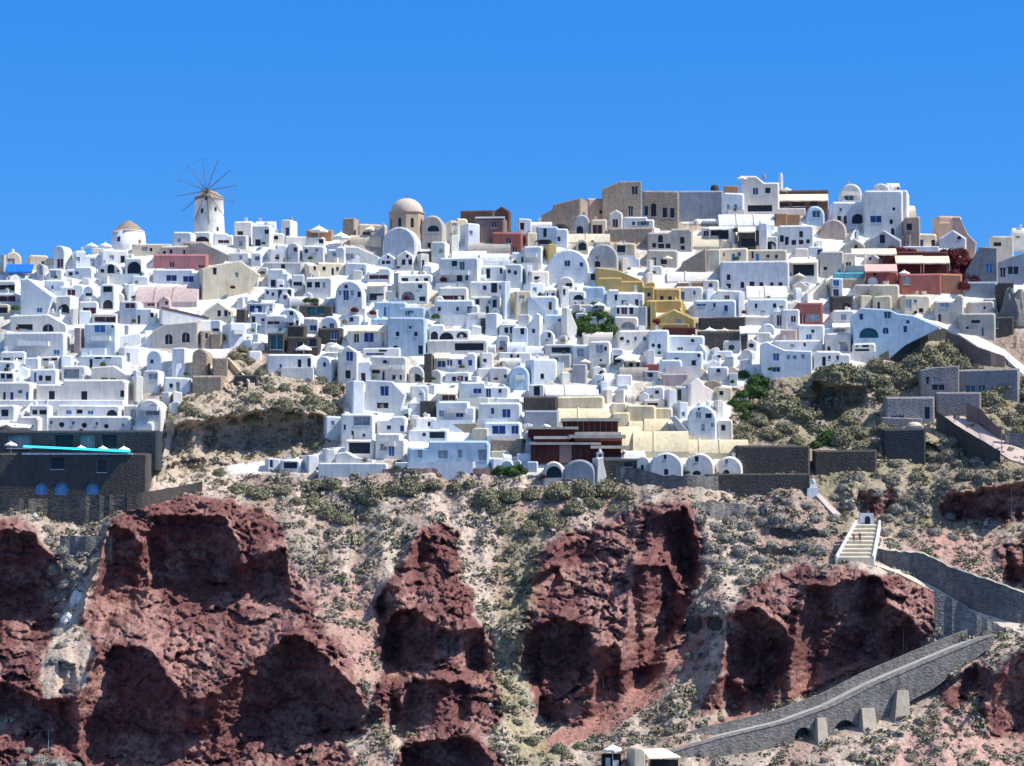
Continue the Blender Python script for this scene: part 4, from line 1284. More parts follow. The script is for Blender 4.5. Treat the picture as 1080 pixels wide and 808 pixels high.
F 868 1095 193 325 cc @-4
R 888 1095 315 405 cc @-2
R 735 1000 350 560 cc @4 rg880,420,70,40
F 700 962 600 718 d @-4 rk880,650,60,30
R 690 1010 540 625 w @-2
V 948 1048 585 718 w @-4 ak990,682,22,56
V 238 402 622 765 w @-4 ak330,705,120,90
V 393 642 608 765 gb @-4 # blue-grey rounded vault at the foot of the maroon restaurant
Y 640,780 650,600 690,590 745,775 w @18
[680 380 7.2]
F -5 215 362 445 cc @-5
R -5 180 440 550 cc @-4
R -90 335 530 725 cc @-3
R 250 790 598 725 cc @-2
Y 190,430 225,418 332,535 305,585 255,540 g @-8
V 30 292 698 880 w @-2 rk155,728,24,36 ak163,848,30,42
V 298 532 703 880 w @-2 rk395,750,26,36 ak395,855,56,30
V 533 745 728 880 w @-2 rg622,770,24,36 ak620,850,44,32
V 323 548 338 602 w @-4 rk413,367,28,32 rk355,420,26,26 rg410,417,36,42 rk485,422,42,32 rg443,512,26,50 rg513,492,24,26 # large white arch-fronted house with six windows above the cream vaults
F 548 668 448 595 w @-4 rk597,512,30,40
F 223 332 318 442 w @16 rg285,410,26,32
F 233 398 198 325 g @-8 rk250,262,28,84
F 148 242 218 375 w @14
F -5 152 198 305 w @-4 rk93,242,28,24 rg50,275,46,20
F -5 152 298 355 w @-3 rk60,335,70,20
F 478 638 48 155 w @-3 ak560,72,28,28 # small square white house alone among the shrubs at the right end
V 448 585 148 225 t @-4
Y 340,300 345,180 390,130 470,200 530,230 520,310 w @22
V 520 600 300 420 w @20
F 520 665 200 300 c @10 rk580,250,30,30
T 530 325 600 425
F -5 112 28 85 p2 @-4
F 108 305 90 125 w @-2
F 128 335 100 185 p @-4
F 98 285 -5 92 w @-4 rm220,68,56,30
F -5 112 78 155 g @-4 rk40,112,40,30
[680 180 7.2]
F -20 262 152 435 t @-2 rk10,305,24,76 ak68,298,38,104 rk153,320,32,76 rk210,322,30,76 # wide tan mansion wing with four tall dark windows, right of the tower
F 262 595 152 305 gb @-4 og430,270,24,24
D 500 565 98 126 d
F 592 755 168 335 w @-4 rg635,275,18,34 rg690,275,20,34
F 600 714 112 170 o @-3
F 732 1022 38 312 w @-5 rn842,155,36,44 rk935,150,36,38 rk875,285,186,44 # tall white house with a long dark ground-floor opening, high on the skyline
F 1020 1052 38 142 w @20
P 697 778 30 60 w
R 555 985 318 435 w @-2
F 428 692 425 545 w @-3 rk570,482,136,76 rm465,475,36,34
AW 490 648 425 448 w
F 703 872 455 595 d @-3 rk780,545,126,70
AW 708 840 425 468 c
F 868 932 398 615 w @-6
F 895 1012 498 615 w @-3 ak962,570,82,72
T 1030 592 935 405
F 985 1082 322 418 o @-3
F 20 365 440 605 c2 @-3 ak120,517,34,52 rk72,567,28,32 rk125,572,42,32 rk178,572,34,32 rk285,530,30,46 rk288,587,30,28 # beige stone house with six small dark windows below the tan mansion
R 355 565 478 595 c @-2
F 18 255 598 725 c4 @-4 rk145,690,42,38
P 137 213 635 665 c
Y 240,775 285,690 465,590 470,765 t @-8
F 468 575 598 775 c @-4
F 558 785 588 695 c @-4
F 770 1082 598 695 c @-4 rm820,640,18,48
F 18 62 678 795 w @20
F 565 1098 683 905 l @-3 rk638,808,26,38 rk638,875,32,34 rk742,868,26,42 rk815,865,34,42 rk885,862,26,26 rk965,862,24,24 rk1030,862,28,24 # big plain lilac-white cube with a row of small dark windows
[680 280 7.2]
R 165 545 38 135 w @-2
F 243 445 130 168 o @-3
F 228 445 160 265 w @-3
F 438 565 108 185 w @-5 rn500,150,28,28
F 73 275 170 292 y @-3 rk130,250,26,33 rk192,250,26,28
F -5 82 130 245 y @-5
F 5 285 262 355 y @-3
G 58 385 328 475 y @-3 rm315,395,28,42 rg255,425,34,28 # lowest ochre yellow house with a shallow gable
T 350 400 280 255 y
F 368 695 262 385 w @-3 rb415,300,76,18 rn617,327,26,42
F 518 705 188 275 w @-3 rm625,243,34,28
F 438 525 178 265 w @18
R 765 1085 145 262 w @-2
F 775 1085 248 375 w @-3
F 745 985 385 455 w @-5
F 968 1065 345 465 w @-3 rm1023,418,36,70 rm983,405,18,24
F 408 765 392 475 d @-2
P 440 545 458 496 w
P 565 645 458 496 c
F 398 785 498 645 d @-2 # dark stone terrace of the open-air cafe with two parasols
AW 720 858 462 515 w
F 138 385 468 535 m @-3
F 588 735 568 655 w @-3 ok660,622,44,38
G 763 855 553 645 w @-4 ok810,607,38,33
F 28 185 488 685 w @-3 ok65,605,24,28 ok110,612,28,36
F 163 455 528 655 w @-3 rm270,632,38,18
T 420 550 522 682
F 158 445 648 805 w @-4 rk372,740,30,36 rk420,672,36,40
F 680 760 200 380 w @16
[820 180 7.2]
F -20 388 145 288 r @-3 rk40,262,96,26 rk160,258,106,24 rk275,252,56,32 # dark brown roofed restaurant with a long cream awning on the skyline
AW -15 382 178 232 c
P 35 105 116 145 w
V 208 358 268 405 b @-4 rt295,330,86,64
F -5 212 288 335 w @-3
F -5 178 325 415 o @-3 # long low terracotta wall under the skyline restaurant
F -5 278 412 618 w @-4 rk25,515,28,46 rk72,532,26,56 rk125,545,32,34 rk180,482,26,40 rk180,543,32,30 rk232,537,26,28 # white house with six small dark windows beneath the terracotta wall
V 463 642 98 255 w2 @-3 rt542,202,62,42 # left twin vault of the big white skyline mansion
V 688 865 95 265 w2 @-3 at772,215,60,78 # right twin vault of the big white skyline mansion, with an arched window
S 815 932 90 155 w @6
F 398 692 238 405 w @-3 ak610,365,90,78 rk470,372,26,52
F 638 955 150 500 w @-3 ok885,290,22,24 ok865,387,26,38 rn750,368,76,46
F 858 1000 150 355 w @-12
S 938 1055 258 355 c @12
F 628 795 388 475 w @16
V 318 525 368 515 c3 @-4
T 500 545 552 442
G 488 668 512 655 c4 @-3 ok597,577,24,34 ok597,628,28,26
F 588 618 452 522 w @-3
G 658 942 448 605 g @-3 rk798,520,36,58 # grey gabled house with a single dark window above the red vine arbour
F 948 1085 348 605 oc @-4 rk995,427,36,46
F 228 355 578 655 w @-4 rk325,620,34,38
F 88 312 668 835 w @-3 rk200,755,160,88 # white framed loggia with a deep brown opening right of the lilac-white cube
AW 98 292 668 703 c
P 122 210 775 800 c
F 308 505 608 810 c4 @-4 rk365,742,26,24 og470,760,24,24
F 498 595 628 745 w @-5 rm535,727,36,44
F 658 912 760 860 p2 @-3 ok740,785,26,24
AW 660 905 710 768 p
P 915 1010 745 780 w
[930 200 7.2]
F 385 612 203 315 oc @8 rm475,293,34,28
Y 550,445 550,205 592,205 655,335 722,405 705,445 pk @-2 # sunlit peach stepped wall at the right end of the skyline
F 415 565 248 335 oc @-3
F 150 425 330 445 c @10
G 418 645 302 445 w2 @-3 # pale grey tented pavilion above the red vine
F 148 435 428 475 w @-2
F 0 505 470 645 m @-2
AW -230 110 445 495 c
AW 100 312 500 562 c
AW 288 508 505 562 c
F 118 455 638 785 p2 @-3 rg190,690,40,50
F 428 612 638 785 o2 @-3
P 655 698 580 612 w
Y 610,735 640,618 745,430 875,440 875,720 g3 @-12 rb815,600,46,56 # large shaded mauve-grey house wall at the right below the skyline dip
F 605 875 700 812 gb @-6
F 818 1002 350 462 c2 @-4 rk880,415,52,28
S 978 1110 285 382 w @-2
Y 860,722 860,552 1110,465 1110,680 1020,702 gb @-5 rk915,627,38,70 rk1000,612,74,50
[930 290 7.2]
F -100 135 72 245 c @-3 ag60,195,34,80 rg-40,200,40,60
F 118 375 148 305 c @6 rk300,270,30,30 rg200,220,40,60
F 378 625 148 365 c4 @-4 rg480,230,60,30
F 638 855 198 325 c4 @-4
F 865 1005 58 335 d @-4
F 765 1005 318 445 d @-3 rt850,370,60,60
F 578 865 288 465 c4 @-5 rk715,355,58,24
[790 280 7.2]
F 640 880 55 112 q @-3 # pale turquoise pool front above two dark cave arches
F 695 880 98 165 t @-3
Y 390,245 590,100 590,245 c @-3
T 392 245 585 105 w
F 588 715 98 255 w @4 rm655,207,38,46 rb602,75,40,40
F 608 795 228 375 d @-3 ak740,325,60,70
F 358 562 283 445 p2 @-3 rm405,402,42,76 rg490,395,90,50 # low dusky red house at the right between white houses
F 790 1085 145 235 c4 @-3
F 798 935 228 335 c @14
F 930 1085 228 345 c @-4
F 238 385 328 475 w @-3 rm337,407,34,42
F 618 805 338 525 w @-3 rg720,392,36,36 rg690,492,76,28
AW 632 788 440 472 w
F 358 575 448 575 w @-3 rb455,542,38,32
F 570 775 515 665 w @-4 ag705,615,100,66 rk602,640,28,44
F 238 365 488 575 c3 @-4
Y 95,812 95,590 130,575 270,640 480,650 480,812 w @-3 rb207,695,42,46 rg300,695,20,28 rg348,697,28,24 rg410,692,24,28 rn207,790,56,30 # white house with one blue window at the foot of the town beside the shrubs
F 468 775 648 765 w @4
F 108 255 575 650 w @5
F 180 560 565 650 w @-3 rg330,610,30,26
[900 320 7.2]
Y 4,330 4,80 64,30 210,40 280,45 340,75 460,88 665,185 400,315 210,395 4,400 b @-2 rn53,100,28,40 rn96,100,28,40 at98,222,146,78 rt263,88,48,42 an248,205,42,42 rn396,195,28,42 rt416,140,26,22 # pale blue cliff-edge house with a wide teal half-round arch
F -15 170 300 402 w @-3 rk28,322,34,20 rk93,318,52,18 rk68,355,110,16
F 80 400 270 318 w @-2
[930 380 7.2]
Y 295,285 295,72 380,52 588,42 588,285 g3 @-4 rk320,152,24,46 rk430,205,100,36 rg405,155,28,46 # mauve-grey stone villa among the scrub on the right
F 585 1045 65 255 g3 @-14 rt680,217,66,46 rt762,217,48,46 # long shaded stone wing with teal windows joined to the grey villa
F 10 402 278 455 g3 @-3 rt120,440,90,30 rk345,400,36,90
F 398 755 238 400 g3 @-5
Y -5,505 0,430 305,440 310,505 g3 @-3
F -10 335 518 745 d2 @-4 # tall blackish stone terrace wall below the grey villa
F 195 318 490 555 c2 @-3
D 202 312 465 492 c
[750 330 4.489]
F 108 468 628 762 d @-2 # dark stone terrace wall right of the cream vaults
F -30 468 762 812 d @-2
F 478 785 648 745 d @-3
''')
# ------------------------------------------------------------------ landmarks built one by one
REC = []     # (object, px, py, descriptor, category, group)  -> labels at the end
def kpx(Y): return at(1, 404, Y).x - at(0, 404, Y).x

def windmill():
    Y = ground(220, 259).y + 13; b = at(220.5, 246, Y); k = 1 / kpx(Y)
    rt = empty('windmill', b)
    m = MB(); m.lathe([(17.2 / k, -3), (16.6 / k, 0), (15.6 / k, 18 / k), (14.9 / k, 34 / k), (15.4 / k, 34.5 / k), (15.4 / k, 36 / k)], 28)
    m.build('tower', MATS['wall_white_warm'], rt, smooth=True)
    m = MB(); m.lathe([(16.2 / k, 35.5 / k), (15.2 / k, 38 / k), (8 / k, 43.5 / k), (1.0 / k, 46.5 / k), (0.01, 47 / k)], 24); m.build('cap', MATS['thatch'], rt)
    for ang, zz, w_, h_ in ((-112, 22, 2.8, 5), (-57, 24, 2, 4), (-50, 3, 2, 4), (-95, 35, 3, 3)):
        a = R(ang); r = (15.4 if zz > 10 else 16.5) / k
        f = MB(); f.box(-w_ / k / 2, w_ / k / 2, -.08, .3, zz / k - h_ / k / 2, zz / k + h_ / k / 2)
        o = f.build('window', PM('k'), rt); o.location = (r * math.cos(a), r * math.sin(a), 0); o.rotation_euler = (0, 0, a + math.pi / 2)
    # wheel of twelve spars standing in front of the cap
    hub = Vector((-1.5 / k, -15 / k, 43 / k)); yaw = R(-18)
    e1 = Vector((math.cos(yaw), math.sin(yaw), 0)); e2 = Vector((0, 0, 1)); ax = Vector((math.sin(yaw), -math.cos(yaw), 0))
    s = MB(); s.tube(hub - ax * 5, hub + ax * 1.8, .16, 8); s.build('axle', MATS['weathered_wood'], rt)
    rr = 34.5 / k
    for i in range(12):
        a = 2 * math.pi * i / 12 + .12
        tip = hub + (e1 * math.cos(a) + e2 * math.sin(a)) * rr
        s = MB(); s.tube(hub, tip, .11, 5, r2=.06)
        s.build('sail_spar', MATS['weathered_wood'], rt)
    s = MB()
    for i in range(12):
        a = 2 * math.pi * i / 12 + .12; c = a + math.pi / 6
        p = hub + (e1 * math.cos(a) + e2 * math.sin(a)) * rr; q = hub + (e1 * math.cos(c) + e2 * math.sin(c)) * rr
        s.tube(p, q, .018, 3); s.tube(p, hub + ax * 1.8, .015, 3)
    s.build('rigging', MATS['weathered_wood'], rt)
    tag(rt, 'white windmill with a thatched conical cap and twelve bare spars on the skyline', 'windmill')
windmill()

def squat_mill():
    Y = ground(136, 264).y + 12; b = at(135.5, 262, Y); k = 1 / kpx(Y)
    rt = empty('old_mill', b)
    m = MB(); m.lathe([(19.5 / k, -3), (19 / k, 0), (17 / k, 18 / k)], 28); m.build('tower', MATS['wall_white'], rt, smooth=True)
    m = MB(); m.lathe([(17.6 / k, 17 / k), (9 / k, 25 / k), (.5 / k, 30 / k), (.01, 30.3 / k)], 24); m.build('roof', MATS['thatch'], rt)
    f = MB(); f.box(-.35, .35, -.1, .3, 1.2, 2.3); o = f.build('window', PM('k'), rt)
    a = R(-115); o.location = (18.2 / k * math.cos(a), 18.2 / k * math.sin(a), 0); o.rotation_euler = (0, 0, a + math.pi / 2)
    tag(rt, 'squat round white mill stump with a brown conical roof, without sails', 'mill')
squat_mill()

def church():
    Y = ground(430, 262).y - 2; b = at(428, 268, Y); k = 1 / kpx(Y)
    rt = empty('domed_church', b)
    cm = plaster('church_stone', (0.52, 0.38, 0.27), 0.12)
    dm = plaster('church_dome', (0.60, 0.50, 0.41), 0.10)
    lm = plaster('church_nave', (0.66, 0.66, 0.72), 0.08)
    r = 19 / k; cy = r
    m = MB(); m.lathe([(r * 1.02, -2), (r * 1.02, 22 / k), (r * .98, 22.4 / k), (r * .98, 45 / k), (r * 1.05, 45.4 / k), (r * 1.05, 46.5 / k)], 8, 0, cy)
    ob = m.build('drum', cm, rt); 
    m = MB(); rd = 17.6 / k
    m.lathe([(rd, 46.4 / k)] + [(rd * math.cos(a), 46.4 / k + 15.5 / k * math.sin(a)) for a in [math.pi / 2 * q / 10 for q in range(1, 11)]], 32, 0, cy)
    m.build('dome', dm, rt, smooth=True)
    m = MB(); zt = 61.5 / k; m.box(-.06, .06, cy - .06, cy + .06, zt, zt + 1.0); m.box(-.3, .3, cy - .05, cy + .05, zt + .55, zt + .67); m.build('cross', MATS['pole_metal'], rt)
    for q in range(8):
        a = 2 * math.pi * (q + .5) / 8 - math.pi / 2
        if math.sin(a) > .3: continue
        ri = r * .98 * math.cos(math.pi / 8)
        f = MB(); hp = hole_pts('a', 0, 34 / k, 3.6 / k, 10 / k)
        f.face([(u, -.03, z) for u, z in hp]); 
        f.face([(u, .12, z) for u, z in reversed(hp)])
        for i in range(len(hp)):
            p_, q_ = hp[i], hp[(i + 1) % len(hp)]
            f.face([(p_[0], .12, p_[1]), (q_[0], .12, q_[1]), (q_[0], -.03, q_[1]), (p_[0], -.03, p_[1])])
        o = f.build('window', PM('k'), rt)
        o.location = (ri * math.cos(a), cy + ri * math.sin(a), 0); o.rotation_euler = (0, 0, a + math.pi / 2)
    tag(rt, 'stone church with a large round beige dome on an octagonal drum, on the skyline', 'church')
    return Y
CHY = church()
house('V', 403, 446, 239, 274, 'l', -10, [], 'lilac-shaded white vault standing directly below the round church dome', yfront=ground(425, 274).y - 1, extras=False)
house('V', 444, 471, 227, 262, 'c2', -4, [('a', 'k', 457, 241, 11, 6), ('r', 'k', 453, 259, 4, 5)], 'beige arch-fronted chapel with a half-round window, just right of the church dome', extras=False)

# dark hotel with the turquoise pool at the lower left
def box_part(rt, loc, name, x0, x1, yt, yb, mat, Y, d=1.0, top=0.0):
    a = at(x0, yb, Y); b = at(x1, yt, Y); m = MB()
    m.box(a.x - loc.x, b.x - loc.x, Y - loc.y, Y - loc.y + d, a.z - loc.z, b.z - loc.z, top=top)
    return m.build(name, mat, rt)
Yh = min(ground(20, 520).y, ground(150, 520).y) - 1.0
r1 = house('F', -45, 164, 478, 524, 'd', 0, [('r', 'k', 60, 489, 14, 12), ('r', 'k', 107, 492, 9, 11), ('a', 'a', 43, 515, 12, 13), ('a', 'a', 64, 515, 15, 14), ('a', 'a', 97, 515, 14, 13)],
      'dark stone hotel front with three sky-blue arched doors, under the cyan pool', yfront=Yh, extras=False, dmax=9, name='stone_hotel')
def pool():
    loc = at(80, 478, Yh); rt = empty('infinity_pool', loc)
    a = at(25, 478, Yh); b = at(138, 478, Yh); ktt = kpx(Yh)
    m = MB(); n = 12
    for i in range(n):
        xa = a.x + (b.x - a.x) * i / n - loc.x; xb = a.x + (b.x - a.x) * (i + 1) / n - loc.x
        za = .95 - .95 * i / n + .55; zb = .95 - .95 * (i + 1) / n + .55
        m.face([(xa, -.95, za - .42), (xb, -.95, zb - .42), (xb, -.25, zb), (xa, -.25, za)])
        m.face([(xa, -.25, za), (xb, -.25, zb), (xb, 3.2, zb), (xa, 3.2, za)])
    m.build('water', MATS['glass_cyan'], rt)
    m = MB(); m.box(a.x - loc.x - .3, b.x - loc.x + .3, -.2, 3.3, -.3, .05); m.build('rim', MATS['frame_white'], rt)
    tag(rt, 'long narrow bright cyan infinity pool edge on the dark stone hotel', 'pool')
pool()
r2 = house('F', -45, 172, 454, 482, 'd2', 0, [('r', 'g', 20, 466, 26, 14), ('r', 'k', 67, 466, 20, 14), ('r', 'g', 92, 466, 16, 14), ('r', 'k', 115, 466, 16, 14)],
      'recessed blackish stone upper level behind the cyan pool', yfront=Yh + 5.5, extras=False, dmax=8, name='stone_hotel')
for a, b, c_, d_, e_ in ((5, 18, 464, 469, 'w'), (80, 91, 468, 472.5, 'w'), (103, 114, 469, 473, 'w'), (124, 137, 470, 474, 'w')):
    o = parasol(a, b, c_, d_, e_); v = at((a + b) / 2, d_, Yh + 1.5); o.location = v

# maroon tiered restaurant
def restaurant():
    Y0 = ground(610, 487).y - 1.5; loc = at(610, 487, Y0); rt = empty('tiered_restaurant', loc)
    A_ = lambda *a, **k: box_part(rt, loc, *a, **k)
    M_, G_, Cr = WM('m'), WM('g'), WM('c4')
    for nm, x0, x1, yt, yb, m_, dy, d in (
        ('level', 560, 590, 469, 488, M_, 0, 6), ('bay', 590, 603, 469, 488, WM('r2'), -.4, 6), ('level', 603, 631, 469, 488, M_, 0, 6),
        ('ledge', 558, 634, 466.5, 469, Cr, -1.0, 3), ('level', 565, 600, 463, 467, M_, 1.0, 6), ('level', 608, 656, 462, 470, M_, 1.6, 6),
        ('ledge', 600, 660, 458.5, 462, Cr, .4, 4), ('ledge', 563, 602, 460, 463, Cr, .6, 4), ('level', 557, 606, 452.5, 460, M_, 2.2, 7),
        ('level', 606, 655, 459.8, 465, WM('p2'), 1.2, 3), ('ledge', 555, 610, 450, 452.6, Cr, 1.4, 5), ('level', 617, 654, 460, 465, M_, 3.2, 6),
        ('ledge', 600, 655, 455.5, 458.6, Cr, 2.6, 5), ('level', 594, 652, 444, 455.6, M_, 5, 8), ('ledge', 592, 654, 441, 444.2, Cr, 4.0, 8),
        ('awning', 623, 664, 470, 473, WM('c'), -1.6, 3), ('level', 632, 655, 473, 482, M_, .6, 5)):
        A_(nm, x0, x1, yt, yb, m_, Y0 + dy, d)
    rnd = random.Random(3)
    for x in list(range(563, 630, 7)):
        box_part(rt, loc, 'post', x, x + .9, 470, 487, WM('r'), Y0 - .12, .12)
    for x in range(597, 652, 6): box_part(rt, loc, 'post', x, x + .6, 445, 455, WM('r2'), Y0 + 4.85, .14)
    tag(rt, 'tiered maroon open-fronted restaurant with pale ledges, left of the cream vaults', 'restaurant')
restaurant()
# white bell-cote beside it
def bellcote():
    Y = ground(633, 500).y - 1.2; loc = at(633, 503, Y); rt = empty('bell_cote', loc); k = 1 / kpx(Y)
    m = MB(); m.box(-5 / k, 5 / k, 0, 1.6, -1.5, 10 / k, top=.15); m.box(-3.4 / k, 3.4 / k, .2, 1.4, 10 / k, 18 / k); m.build('base', MATS['wall_white'], rt)
    m = MB(); m.box(-3.6 / k, -1.6 / k, .3, 1.2, 18 / k, 24 / k); m.box(1.6 / k, 3.6 / k, .3, 1.2, 18 / k, 24 / k); m.box(-3.9 / k, 3.9 / k, .25, 1.25, 24 / k, 26 / k)
    m.lathe([(2.4 / k, 26 / k), (1.6 / k, 28.5 / k), (.01, 30 / k)], 10, 0, .75); m.build('arch', MATS['wall_white'], rt)
    m = MB(); m.lathe([(1.2 / k, 20 / k), (.6 / k, 22.5 / k), (.2 / k, 24 / k)], 10, 0, .75); m.build('bell', MATS['pole_metal'], rt)
    tag(rt, 'small white bell-cote beside the dark arched cave under the maroon restaurant', 'bell tower')
bellcote()

# ------------------------------------------------------------------ walls, roads and paths on the slope
def wallrun(top, hs, mat, label, coping=None, th=.8, dy=0, name='stone_wall', cat='wall'):
    mid = top[len(top) // 2]; g = ground(mid[0], mid[1] + hs[len(top) // 2])
    rt = empty(name, g); m = MB(); c = MB()
    # resample
    P_, H_ = [], []
    for i in range(len(top) - 1):
        n = max(1, int(abs(top[i + 1][0] - top[i][0]) / 5))
        for q in range(n):
            t = q / n; P_.append((top[i][0] + (top[i + 1][0] - top[i][0]) * t, top[i][1] + (top[i + 1][1] - top[i][1]) * t)); H_.append(hs[i] + (hs[i + 1] - hs[i]) * t)
    P_.append(top[-1]); H_.append(hs[-1]); rows = []
    ys = [ground(p[0], p[1] + h).y for p, h in zip(P_, H_)]
    sm = [sum(ys[max(0, i - 3):i + 4]) / len(ys[max(0, i - 3):i + 4]) for i in range(len(ys))]
    for (p, h, y) in zip(P_, H_, sm):
        Y = y - .7 + dy; T_ = at(p[0], p[1], Y); B_ = at(p[0], p[1] + h, Y)
        rows.append((T_ - g, B_.z - 2.0 - g.z))
    j = lambda: random.uniform(-.13, .13)
    rows = [(Vector((t.x, t.y + j(), t.z + j())), b) for t, b in rows]
    for (t0, b0), (t1, b1) in zip(rows[:-1], rows[1:]):
        v = [(t0.x, t0.y, b0), (t1.x, t1.y, b1), (t1.x, t1.y + th, b1), (t0.x, t0.y + th, b0), (t0.x, t0.y + .1, t0.z), (t1.x, t1.y + .1, t1.z), (t1.x, t1.y + th, t1.z), (t0.x, t0.y + th, t0.z)]
        i = len(m.v); m.v += v
        for q in ((4, 5, 6, 7), (0, 1, 5, 4), (2, 3, 7, 6), (1, 2, 6, 5), (3, 0, 4, 7)): m.f.append(tuple(i + a for a in q)); m.m.append(0)
        if coping:
            i = len(c.v); c.v += [(t0.x, t0.y - .06, t0.z), (t1.x, t1.y - .06, t1.z), (t1.x, t1.y + th + .05, t1.z), (t0.x, t0.y + th + .05, t0.z), (t0.x, t0.y + .12, t0.z + .28), (t1.x, t1.y + .12, t1.z + .28), (t1.x, t1.y + th, t1.z + .3), (t0.x, t0.y + th, t0.z + .3)]
            for q in ((4, 5, 6, 7), (0, 1, 5, 4), (2, 3, 7, 6), (1, 2, 6, 5), (3, 0, 4, 7)): c.f.append(tuple(i + a for a in q)); c.m.append(0)
    m.build('masonry', mat, rt)
    if coping: c.build('coping', coping, rt)
    tag(rt, label, cat)
    return rt
def ribbon(up, lo, mat, name, kind='structure', lift=.25, label=None, cat=None):
    m = MB(); n = 8; pu, plo = [], []
    def res(L_):
        o = []
        for i in range(len(L_) - 1):
            for q in range(n): t = q / n; o.append((L_[i][0] + (L_[i + 1][0] - L_[i][0]) * t, L_[i][1] + (L_[i + 1][1] - L_[i][1]) * t))
        return o + [L_[-1]]
    U_, O_ = res(up), res(lo)
    A_ = [ground(*p) for p in U_]; B_ = [ground(*p) for p in O_]
    def smooth(V, px_):
        out = []
        for i in range(len(V)):
            w_ = V[max(0, i - 4):i + 5]; y = sum(v.y for v in w_) / len(w_)
            out.append(at(px_[i][0], px_[i][1], y - lift - .45))
        return out
    A_ = smooth(A_, U_); B_ = smooth(B_, O_)
    for i in range(len(A_) - 1):
        m.face([B_[i], B_[i + 1], A_[i + 1], A_[i]])
        dn = Vector((0, .3, -1.2)); m.face([B_[i] + dn, B_[i + 1] + dn, B_[i + 1], B_[i]])
        bk = Vector((0, 1.5, -.6)); m.face([A_[i], A_[i + 1], A_[i + 1] + bk, A_[i] + bk])
    o = m.build(name, mat)
    if kind: tag(o, kind=kind)
    else: tag(o, label, cat)
    return o
st_d, st_g = WM('d'), plaster('masonry_grey', (0.28, 0.26, 0.24), 0.25, True, scale=.75, ct=(.62, 1.3))
st_t = plaster('masonry_tan', (0.50, 0.43, 0.35), 0.2)
wallrun([(-40, 526), (35, 526), (90, 523), (136, 521)], [12, 14, 30, 12], plaster('masonry_brown', (0.22, 0.19, 0.16), 0.25, True, scale=.7, ct=(.5, 1.5)), 'grey rubble retaining wall under the blue arched doors of the dark hotel')
wallrun([(134, 521), (160, 518), (182, 514), (213, 508)], [17, 15, 11, 5], st_d, 'dark stone wall rising to the right above the largest red crag')
wallrun([(63, 565), (90, 566), (118, 565)], [16, 16, 14], st_g, 'short grey retaining wall in the gully left of the largest red crag')
wallrun([(-30, 518), (20, 521), (46, 527)], [5, 5, 4], st_d, 'thin dark dry-stone terrace wall at the left edge, upper of two')
wallrun([(-30, 533), (42, 536)], [4, 4], st_d, 'thin dark dry-stone terrace wall at the left edge, lower of two')
wallrun([(336, 494), (420, 494), (517, 494)], [4, 4, 5], WM('r2'), 'low mauve-brown footing wall under the long white parapet')
wallrun([(650, 490), (700, 501), (750, 502), (788, 503)], [14, 11, 12, 10], st_g, 'low grey stone wall along the foot of the three cream vaults')
wallrun([(734, 529), (760, 530), (785, 532)], [9, 12, 9], st_g, 'low grey stone wall on the scrub below the cream vaults')
wallrun([(920, 578), (950, 582), (975, 584), (1000, 597), (1040, 611), (1078, 625), (1110, 632)], [10, 18, 28, 34, 38, 34, 26], st_g, 'tall grey stone wall with a cream coping on the upper zigzag of the road', MATS['wall_cream'])
ribbon([(914, 592), (950, 602), (985, 619), (1030, 640), (1060, 652), (1100, 656)], [(920, 595), (950, 606), (985, 624), (1030, 648), (1058, 662), (1100, 674)], plaster('pale_paving', (0.62, 0.52, 0.44), 0.1), 'footpath')
wallrun([(986, 623), (1010, 634), (1030, 647), (1058, 662)], [44, 36, 24, 5], st_g, 'triangular grey stone wall under the pale path beside the undercut rock face')
wallrun([(1068, 619), (1090, 626)], [5, 5], st_t, 'short stub of pale parapet at the right edge above the zigzag bend')
wallrun([(813, 557), (840, 558), (870, 562)], [6, 6, 5], st_d, 'thin dark terrace wall in the scrub, higher of two')
wallrun([(798, 577), (836, 580)], [6, 5], st_d, 'thin dark terrace wall in the scrub, lower of two')
wallrun([(724, 650), (750, 651), (773, 651)], [11, 11, 11], st_d, 'short dark wall bridging the gap between the two big red rocks')
wallrun([(928, 374), (960, 360), (985, 347), (998, 347)], [11, 11, 8, 5], st_d, 'dark wall sloping up under the pale blue cliff-edge house')
wallrun([(998, 349), (1010, 354), (1030, 366), (1060, 376)], [8, 18, 18, 10], WM('r2'), 'mauve-brown wall sloping down to the right under the white-edged path')
ribbon([(964, 329), (1000, 343), (1012, 347), (1032, 355), (1060, 369), (1067, 375), (1085, 390)], [(964, 333), (1000, 348), (1012, 353), (1032, 366), (1058, 375), (1064, 381), (1085, 400)], MATS['wall_white_warm'], 'footpath')
pav = plaster('pink_paving', (0.60, 0.48, 0.43), 0.1)
ribbon([(990, 426), (1001, 429), (1012, 437), (1027, 444), (1041, 454), (1054, 462), (1069, 470), (1100, 482)], [(989, 434), (1000, 442), (1008, 448), (1033, 463), (1048, 472), (1058, 480), (1066, 485), (1100, 494)], pav, 'road')
wallrun([(988, 434), (1008, 448), (1033, 463), (1055, 476)], [8, 22, 26, 20], st_d, 'dark stone wall holding up the pink paved stepped road on the right')
wallrun([(1020, 425), (1035, 432), (1050, 448), (1060, 460)], [12, 16, 16, 8], WM('r2'), 'mauve-brown wall on the uphill side of the pink paved road')
wallrun([(1060, 452), (1075, 458), (1100, 462)], [14, 14, 14], st_g, 'grey wall behind the lamp pole at the right edge')
ribbon([(857, 514), (866, 522), (876, 532), (896, 551)], [(854, 516), (863, 525), (873, 536), (892, 555)], pav, 'footpath')
ribbon([(178, 444), (176, 460), (172, 480), (167, 500), (165, 512)], [(184, 446), (181, 461), (177, 482), (172, 502), (170, 514)], st_t, 'stone_ramp', None, .6, 'narrow pale stone ramp wall running down beside the dark hotel', 'ramp')

